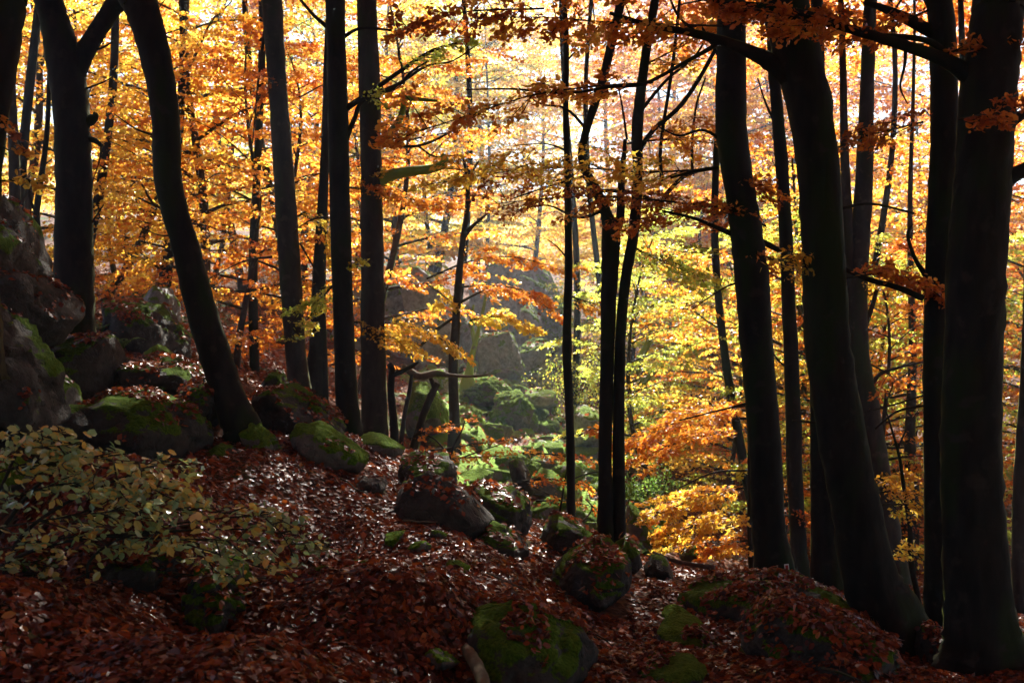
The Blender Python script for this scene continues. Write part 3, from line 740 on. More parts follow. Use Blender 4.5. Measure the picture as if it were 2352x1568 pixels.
near_tree('crooked mossy sapling growing at the foot of the cliff block', 30,
    [[(1074, 885, 34), (1078, 850, 18), (1086, 810, 13), (1098, 760, 10), (1112, 700, 7), (1118, 640, 5)]], limbs=[((1090, 790, 9), (1083, 740, 8), (1088, 700, 5), 'moss')], seed=32, top=False, mat=BARK_MOSS, name='mossy_sapling', cat='sapling',
    sprays=[dict(pts=[(1098, 740), (1130, 720), (1160, 725)], pal='yellow', nf=6, L=.7, n=50, size=.11)])
near_tree('low orange beech sapling spreading in front of the scree', 20,
    [[(1030, 1080, 8), (1040, 1030, 6), (1060, 990, 4), (1068, 965, 2)]], limbs=[[(1035, 1050, 5), (1000, 1010, 3), (960, 990, 2)], [(1035, 1060, 5), (1090, 1040, 3), (1150, 1020, 2)]],
    sprays=[dict(pts=[(950, 1000), (1000, 985), (1085, 968)], pal='orange', nf=7, L=.34, n=26, size=.08), dict(pts=[(940, 1040), (1020, 1030), (1100, 1018), (1170, 1010)], pal='orange', nf=9, L=.36, n=28, size=.08), dict(pts=[(1000, 1060), (1080, 1050), (1190, 1045)], pal='orange', nf=8, L=.3, n=26, size=.08)],
    seed=33, top=False, name='beech_sapling', cat='sapling', flare=0)
near_tree('low orange sapling around the foot of the slender black stem', 18,
    [[(1280, 1215, 7), (1290, 1150, 5), (1300, 1090, 4), (1320, 1030, 2)]], limbs=[[(1290, 1150, 4), (1250, 1130, 3), (1210, 1110, 2)], [(1295, 1110, 4), (1340, 1090, 3), (1390, 1080, 2)]],
    sprays=[dict(pts=[(1200, 1040), (1280, 1045), (1390, 1070)], pal='orange', nf=9, L=.32, n=24, size=.075), dict(pts=[(1200, 1105), (1270, 1100), (1360, 1120)], pal='orange', nf=8, L=.32, n=24, size=.075), dict(pts=[(1230, 1150), (1300, 1150), (1370, 1165)], pal='orange', nf=6, L=.28, n=22, size=.075), dict(pts=[(1330, 1000), (1360, 985), (1390, 990)], pal='orange', nf=5, L=.3, n=36, size=.08)],
    seed=34, top=False, name='beech_sapling', cat='sapling', flare=0)
near_tree('gnarled mossy tree with two crooked arms in the hazy hollow', 32,
    [[(1462, 1010, 40), (1456, 950, 30), (1440, 905, 32), (1448, 880, 26), (1462, 850, 17), (1474, 815, 16), (1488, 790, 14), (1496, 760, 9), (1510, 740, 5)]],
    limbs=[((1448, 905, 22), (1472, 885, 18), (1500, 850, 16), (1530, 836, 14), (1575, 834, 11), (1606, 826, 8), (1616, 812, 4), 'moss'), ((1444, 900, 16), (1425, 880, 13), (1415, 850, 10), (1420, 800, 6), 'moss'), [(1526, 834, 12), (1530, 790, 10), (1536, 740, 8), (1545, 690, 5)]],
    sprays=[dict(pts=[(1530, 740), (1570, 750), (1620, 740)], pal='gold', nf=10, L=1.0, n=50, size=.11), dict(pts=[(1490, 760), (1450, 740), (1420, 700)], pal='green', nf=9, L=1.0, n=50, size=.11)],
    seed=35, top=False, mat=BARK_MOSS, name='gnarled_tree', rough=.12)
near_tree('broad orange beech sapling sweeping left from behind the kinked trunk', 18.5,
    [[(1726, 1320, 14), (1722, 1200, 12), (1722, 1050, 10), (1720, 930, 9), (1724, 800, 6)]],
    limbs=[[(1722, 960, 7), (1640, 965, 5), (1540, 990, 4), (1450, 1030, 2)], [(1722, 1080, 6), (1640, 1085, 5), (1560, 1120, 3)]],
    sprays=[dict(pts=[(1720, 930), (1640, 945), (1540, 975), (1440, 1025)], pal='orange', nf=26, L=.75, n=80, size=.085, dep=.5, clump=.35),
            dict(pts=[(1700, 990), (1620, 1000), (1520, 1030), (1435, 1070)], pal='orange', nf=24, L=.7, n=80, size=.085, dep=.5, clump=.35),
            dict(pts=[(1710, 1120), (1640, 1130), (1560, 1160), (1500, 1185)], pal='gold', nf=22, L=.7, n=80, size=.085, dep=.5),
            dict(pts=[(1720, 1180), (1650, 1190), (1570, 1215), (1520, 1235)], pal='gold', nf=22, L=.65, n=80, size=.085, dep=.5),
            dict(pts=[(1720, 1240), (1660, 1250), (1600, 1265)], pal='orange', nf=14, L=.5, n=70, size=.085, dep=.5)],
    seed=36, top=False, name='beech_sapling', cat='sapling', flare=0)

# ------------------------------------------------------------------ the wood behind (shared shapes, each tree its own object)
G = 'autumn beeches of the wood behind'
BG = [  # kind, px, distance, palette, scale, turn, label
    ('tall_beech', 60, 30, 'yellow', 1.0, .3, 'yellow beech at the far left, behind the wavy thin stem'),
    ('slim_beech', 215, 27, 'yellow', .9, 1.2, 'low yellow beech filling the gap right of the forked trunk'),
    ('wide_beech', 300, 35, 'yellow', 1.0, 2.0, 'bright yellow beech between the forked trunk and the bowed trunk'),
    ('wide_beech', 470, 28, 'gold', 1.0, .7, 'spreading golden beech just right of the bowed trunk'),
    ('tall_beech', 560, 34, 'gold', 1.05, 1.9, 'tall golden beech between the bowed trunk and the grey one'),
    ('young_beech', 560, 24, 'orange', 1.0, 2.6, 'low orange young beech on the shaded slope right of the bowed trunk'),
    ('young_beech', 400, 25, 'gold', .9, 3.3, 'low golden young beech above the leaning slab'),
    ('young_beech', 640, 25.5, 'orange', 1.0, .2, 'low orange young beech at the foot of the straight grey trunk'),
    ('wide_beech', 690, 38, 'gold', 1.05, 4.1, 'golden beech behind the straight grey trunk'),
    ('tall_beech', 720, 46, 'green', 1.1, 5.0, 'green and yellow beech high behind the slender black pair'),
    ('tall_beech', 930, 38, 'yellow', 1.0, .9, 'yellow beech right of the stout grey brown trunk'),
    ('slim_beech', 830, 30, 'orange', 1.0, 2.2, 'slim orange beech between the straight black trunk and the stout one'),
    ('wide_beech', 920, 52, 'gold', 1.05, 3.0, 'golden beech above the cliff'),
    ('tall_beech', 1010, 54, 'yellow', 1.1, 1.5, 'pale yellow beech high above the bent mossy limb'),
    ('tall_beech', 1210, 62, 'yellow', 1.15, 4.4, 'sunny yellow beech left of the slender black stem'),
    ('slim_beech', 1400, 60, 'yellow', .8, 5.5, 'small pale yellow tree in the hazy hollow behind the twin stems'),
    ('young_beech', 1490, 40, 'green', 1.0, 2.8, 'green yellow young beech beside the gnarled tree'),
    ('wide_beech', 1640, 40, 'orange', .95, .5, 'orange beech between the twin stems and the kinked trunk'),
    ('slim_beech', 1560, 29, 'green', .7, 3.6, 'small yellow green beech low between the twin stems and the kinked trunk'),
    ('young_beech', 1640, 27.4, 'gold', .9, 1.1, 'golden young beech behind the sweeping orange sapling'),
    ('tall_beech', 1560, 52, 'orange', 1.05, 2.5, 'tall orange beech far behind the forks of the twin stems'),
    ('wide_beech', 1790, 30, 'orange', 1.0, 4.9, 'orange beech showing between the kinked trunk and the sweeping one'),
    ('slim_beech', 1770, 25, 'green', .8, .1, 'slim yellow green beech low between the kinked trunk and the sweeping one'),
    ('wide_beech', 2010, 31, 'gold', 1.0, 1.7, 'golden beech in the gap left of the straight black pair'),
    ('tall_beech', 2060, 38, 'orange', 1.05, 3.9, 'tall orange beech high in the gap left of the straight black pair'),
    ('young_beech', 2040, 27, 'green', 1.0, 5.2, 'yellow green young beech low behind the crooked thin sapling'),
    ('young_beech', 1960, 23, 'rust', .9, .6, 'low rust young beech at the foot of the reddish brown trunk'),
    ('wide_beech', 2180, 34, 'gold', 1.0, 2.9, 'golden beech mostly hidden behind the widest trunk'),
    ('tall_beech', 2340, 32, 'rust', 1.0, 4.2, 'rust beech at the upper right edge, right of the widest trunk'),
    ('young_beech', 2335, 25, 'green', 1.0, 1.4, 'green and yellow young beech low at the right edge'),
    ('wide_beech', 2420, 28, 'orange', 1.0, .4, 'orange beech reaching in at the right edge'),
    ('tall_beech', -60, 38, 'yellow', 1.0, 3.2, 'yellow beech reaching in at the upper left edge'),
    ('tall_beech', 400, 52, 'yellow', 1.1, 5.8, 'far yellow beech on the slope behind the bowed trunk'),
    ('wide_beech', 850, 50, 'orange', 1.1, .8, 'far orange beech behind the stout grey brown trunk'),
    ('tall_beech', 1720, 46, 'gold', 1.1, 1.0, 'far golden beech behind the kinked trunk'),
    ('wide_beech', 1900, 48, 'yellow', 1.1, 4.0, 'far yellow beech behind the sweeping trunk'),
    ('wide_beech', 1650, 60, 'green', 1.1, 3.1, 'far yellow green beech low in the valley right of the gnarled tree'),
    ('tall_beech', 2280, 52, 'orange', 1.1, 2.1, 'far orange beech behind the right edge trunks'),
]
def row(d):
    return d if d < 27.5 else (25 + (d - 27.5) * .8 if d < 33 else (41 + (d - 33) * .4 if d < 50 else 60 + (d - 50) * .6))
BG = [(q[0], q[1], row(q[2]), q[3], q[4] * (.85 if row(q[2]) < 31 and q[0] != 'young_beech' else 1), q[5], q[6]) for q in BG]
BG += [
    ('tall_beech', 1110, 66, 'gold', 1.5, .4, 'golden beech filling the sky left of the slender black stem'),
    ('tall_beech', 1240, 78, 'yellow', 1.4, 2.4, 'golden beech far behind the slender black stem'),
    ('slim_beech', 960, 60, 'green', 1.3, 1.9, 'slim green and yellow beech just right of the stout grey brown trunk'),
    ('tall_beech', 1440, 68, 'gold', 1.5, 1.2, 'tall pale golden beech far behind the twin stems'),
    ('wide_beech', 1750, 56, 'orange', 1.5, 3.0, 'orange beech reaching high behind the kinked trunk'),
    ('tall_beech', 990, 60, 'gold', 1.45, 5.0, 'far golden beech above the bent mossy limb'),
    ('tall_beech', 1600, 72, 'orange', 1.7, 2.0, 'far tall orange beech just right of the twin stems'),
    ('tall_beech', 1690, 62, 'orange', 1.6, .9, 'high orange beech between the twin stems and the kinked trunk'),
    ('tall_beech', 2110, 45, 'orange', 1.45, 3.3, 'high orange beech behind the straight black pair'),
    ('slim_beech', 2040, 42, 'gold', 1.5, 4.0, 'slender golden beech reaching high left of the straight black pair'),
    ('slim_beech', 1790, 52, 'orange', 1.6, 5.1, 'slender orange beech high between the kinked and the sweeping trunk'),
    ('lofty_beech', 1120, 60, 'yellow', 1.2, 1.3, 'yellow crown on a bare trunk high above the upright cliff block'),
    ('lofty_beech', 1010, 68, 'yellow', 1.45, .3, 'yellow crown on a bare trunk far above the pale leaning slab'),
    ('lofty_beech', 1480, 66, 'orange', 1.45, 5.0, 'orange crown far up among the forks of the twin stems'),
    ('lofty_beech', 1600, 58, 'gold', 1.3, 1.0, 'golden crown far up just left of the kinked trunk'),
    ('lofty_beech', 1950, 56, 'orange', 1.25, 2.0, 'orange crown far up just right of the sweeping trunk'),
    ('lofty_beech', 2120, 60, 'orange', 1.35, 3.0, 'orange crown far up in front of the sky left of the widest trunk'),
    ('young_beech', 300, 31, 'gold', 1.1, 4.4, 'low golden young beech on the slope between the forked and the bowed trunk'),
    ('young_beech', 120, 28, 'orange', 1.1, .4, 'low orange young beech behind the grey angular boulder'),
    ('young_beech', 470, 38, 'rust', 1.3, 1.4, 'rust young beech far up the slope right of the bowed trunk'),
    ('young_beech', 800, 34, 'orange', 1.2, 2.4, 'orange young beech behind the foot of the stout grey brown trunk'),
    ('wide_beech', 640, 58, 'green', 1.2, 3.9, 'far green and yellow beech left of the slender black pair'),
    ('young_beech', 1720, 34, 'green', 1.3, 3.4, 'yellow green young beech behind the kinked trunk'),
    ('young_beech', 1850, 38, 'gold', 1.3, .9, 'golden young beech low behind the sweeping trunk'),
    ('young_beech', 2090, 36, 'yellow', 1.3, 2.0, 'yellow young beech in the middle of the gap left of the straight black pair'),
    ('young_beech', 1580, 36, 'yellow', 1.0, 5.4, 'yellow young beech right of the gnarled tree'),
    ('young_beech', 1420, 46, 'yellow', 1.2, .7, 'pale yellow young beech between the twin stems and the gnarled tree'),
    ('young_beech', 2380, 38, 'gold', 1.4, 1.7, 'golden young beech far behind the right edge'),
]
for q in BG:
    place_tree(*q[:6], q[6], G, name='young_beech_tree' if q[0] == 'young_beech' else 'beech_tree')

# ------------------------------------------------------------------ beeches added round the viewpoint and above the view to shade the foreground
def added_shade_wood():
    rng = np.random.default_rng(4)
    wood, lv = [], []
    for i, (x, y, s) in enumerate([(-11, 1, 1), (9, 4, 1), (-4, -6, 1), (5, -7, 1.05), (-13, -4, 1.1), (14, -5, 1.1), (0, -15, 1.1), (-10, -16, 1.1), (11, -17, 1.1), (-16, 9, 1), (15, 11, 1), (-20, -12, 1.2), (21, -12, 1.2), (0, -25, 1.2), (-14, -27, 1.2), (15, -27, 1.2), (-6, -3, 1), (3.5, .5, 1)]):
        (wv, wq), (a, b, c) = gen_tree(200 + i, 16, 6.2, 5.0, 26, 8, 170 if y < 4 else 70, .24, .24, tilt=.5)
        o = np.array([x, y, float(gz(np.array(x), np.array(y)))])
        wood.append((wv * s + o, wq)); lv.append((a * s + o, b, c))
    for i, (px, d) in enumerate([(610, 25), (1046, 33), (1307, 33), (1405, 32), (1735, 24), (1900, 26), (2240, 23), (395, 25), (170, 24), (668, 27), (-150, 22), (2500, 22), (60, 23)]):  # more added shade crowns ahead, trunks mostly tucked behind nearer ones
        (wv, wq), (a, b, c) = gen_tree(300 + i, 21 if d > 31 else 19, 6.6, 14.0 if d > 31 else 12.0, 26, 9, (34 if px < 1000 else 60), .18, .10, tilt=.5)
        x = (px - CX) / F * d
        o = np.array([x, d, float(gz(np.array(x), np.array(d)))])
        wood.append((wv + o, wq)); lv.append((a + o, b, c))
    V, Q = cat_meshes([(a, b) for a, b, c in lv])
    o = link('added_shade_wood', mesh_np('added_shade_wood', V, Q, LEAF['rust'], {'rnd': np.concatenate([c for a, b, c in lv])}, smooth=False))
    tag(o, 'added crowns of beech wood round the viewpoint, shading the foreground', 'woodland', kind='stuff')
    V, Q = cat_meshes(wood)
    o = link('added_shade_trunks', mesh_np('added_shade_trunks', V, Q, BARK), None)
    tag(o, 'trunks of the added shade beeches round the viewpoint', 'woodland', kind='stuff')
added_shade_wood()


# ------------------------------------------------------------------ rocks
_ico = {}
def ico(sub):
    if sub not in _ico:
        bm = bmesh.new(); bmesh.ops.create_icosphere(bm, subdivisions=sub, radius=1)
        _ico[sub] = (np.array([v.co[:] for v in bm.verts]), np.array([[v.index for v in f.verts] for f in bm.faces]))
        bm.free()
    return _ico[sub]

def hull_planes(pts, c):
    bm = bmesh.new()
    for p in pts: bm.verts.new(p - c)
    bmesh.ops.convex_hull(bm, input=bm.verts)
    bm.normal_update()
    N, H = [], []
    for f in bm.faces:
        n = np.array(f.normal[:]); h = float(np.dot(n, np.array(f.verts[0].co[:])))
        if h < 0: n, h = -n, -h
        if f.calc_area() < 1e-6: continue
        if any(np.dot(n, m) > .97 and abs(h - g) < .05 * g + .02 for m, g in zip(N, H)): continue
        N.append(n); H.append(max(h, .02))
    bm.free()
    return np.array(N), np.array(H)

def rock(label, outline, d, thick, mat=None, seed=0, sub=4, amp=.028, p=80, name='boulder', cat='rock', group=None, front=.72, drop=.0, surf=True, strata=.0, cuts=20, lump=0.0, step=.30, leafy=False, prism=False):
    mat = mat or ROCK
    rng = np.random.default_rng(seed + 100)
    o2 = np.array(outline, float); cen = o2.mean(0)
    pts = []
    for sc, dz, sh in ((.97, -.5, 0), (1.0, 0, 0), (.93, .5, 0)) if prism else ((1.0, 0, 0), (front, -.5, 12 * drop), (.55 * front + .12, -.68, 20 * drop), (.82, .5, -4)):
        for q in o2:
            w = cen + (q - cen) * sc + np.array([0, sh])
            dd = d + dz * thick + rng.normal(0, .06 * thick)
            pp = P(w[0], w[1], d); s = dd
            pts.append(np.array([pp[0], s, pp[2]]))
    pts = np.array(pts); c = (pts.min(0) + pts.max(0)) / 2
    N, H = hull_planes(pts, c)
    kc = cuts
    cn = norm(rng.normal(0, 1, (max(kc, 1), 3)) + np.array([0, -.3, .25]))
    sup = np.array([float(((pts - c) @ q).max()) for q in cn])
    ch = sup * rng.uniform(.74, .96, max(kc, 1))
    if kc: N = np.concatenate([N, cn]); H = np.concatenate([H, np.maximum(ch, .02)])
    lump = .55 if (mat is ROCK_MOSSY and not lump) else lump
    iv, iq = ico(sub)
    ext = (pts.max(0) - pts.min(0)) / 2
    dr = norm(iv * ext)
    g = np.maximum(dr @ (N / H[:, None]).T, 0)
    r = (g ** p).sum(1) ** (-1 / p)
    sz = float(np.mean(ext))
    V = dr * r[:, None]
    k = 1.6 / max(sz, .1)
    off = Vector((seed * 3.7, seed * 1.3, 0))
    nz = np.array([mnoise.fractal(Vector(v * k) + off, .9, 2.1, 6) for v in V])
    nz = nz - .5 * np.array([max(0, .12 - abs(mnoise.noise(Vector(v * k * 1.1) + off * 2))) * 6 for v in V]) * .6
    ta = norm(rng.normal(0, .5, 3) + np.array([0, 0, 1.0]))
    if mat is not ROCK_MOSSY and sub >= 4:
        rot = norm(rng.normal(0, 1, 3))
        kk = k * 1.15
        blk = np.empty(len(V))
        for i, v in enumerate(V):
            q = Vector((v[0] * kk + rot[0] * v[2], v[1] * kk, v[2] * kk * 1.5 + rot[1] * v[0])) + off
            dist, pt = mnoise.voronoi(q)
            blk[i] = math.sin(pt[0][0] * 12.9 + pt[0][1] * 78.2 + pt[0][2] * 37.7) * .85 - max(0, .09 - (dist[1] - dist[0])) * 9
        nz = nz + blk * (.75 if not prism else .9)
    if prism:
        for hv, fq, am in ((np.array([.9, .3, .15]), 4.5, .34), (np.array([.2, .1, 1.0]), 3.2, .22)):
            q = (V @ hv) / max(sz, .1) * fq + nz * 1.5
            nz = nz + (q - np.floor(q) - .5) * am
    q = (V @ ta) / max(sz, .1) * rng.uniform(2.2, 3.6) + nz * 1.2
    nz = nz + (q - np.floor(q) - .5) * step
    if lump:
        nz = nz + lump * np.array([.6 - abs(mnoise.noise(Vector(v * k * 2.6) + off)) * 2.2 + .35 * mnoise.noise(Vector(v * k * 7) + off) for v in V])
    if strata:
        nz = nz + strata * np.array([abs(mnoise.noise(Vector((v[0] * 1.2 + seed, v[1], v[2] * 7 + v[0] * 1.5)))) - .3 for v in V * (1 / max(sz, .2))])
    V = V + dr * (nz * amp * sz * 2)[:, None]
    fn = np.cross(V[iq[:, 1]] - V[iq[:, 0]], V[iq[:, 2]] - V[iq[:, 0]])
    vn = np.zeros_like(V)
    for q in range(3): np.add.at(vn, iq[:, q], fn)
    vn = norm(vn)
    th = {ROCK: .58, ROCK_BARE: 1.05, ROCK_MOSSY: .05, CLIFF: .50}.get(mat, .7)
    mo = vn[:, 2] + .75 * np.array([mnoise.fractal(Vector((v + c) * 1.9), .8, 2.0, 4) for v in V])
    mo = np.clip((mo - th) / .35 + .25, 0, 1)
    tuft = np.array([mnoise.noise(Vector((v + c) * 14)) + .7 * mnoise.noise(Vector((v + c) * 31)) for v in V])
    V = V + vn * (mo * (.022 + .014 * tuft) * min(1.6, max(.5, sz * 1.6)))[:, None]
    me = mesh_np(name, V, iq, mat, {'moss': mo})
    o = link(name, me)
    o.location = tuple(c)
    tag(o, label, cat, group)
    if surf: SURF.append((V + c, iq, 3 if leafy else (1 if mat is not ROCK_MOSSY else 2)))
    return o

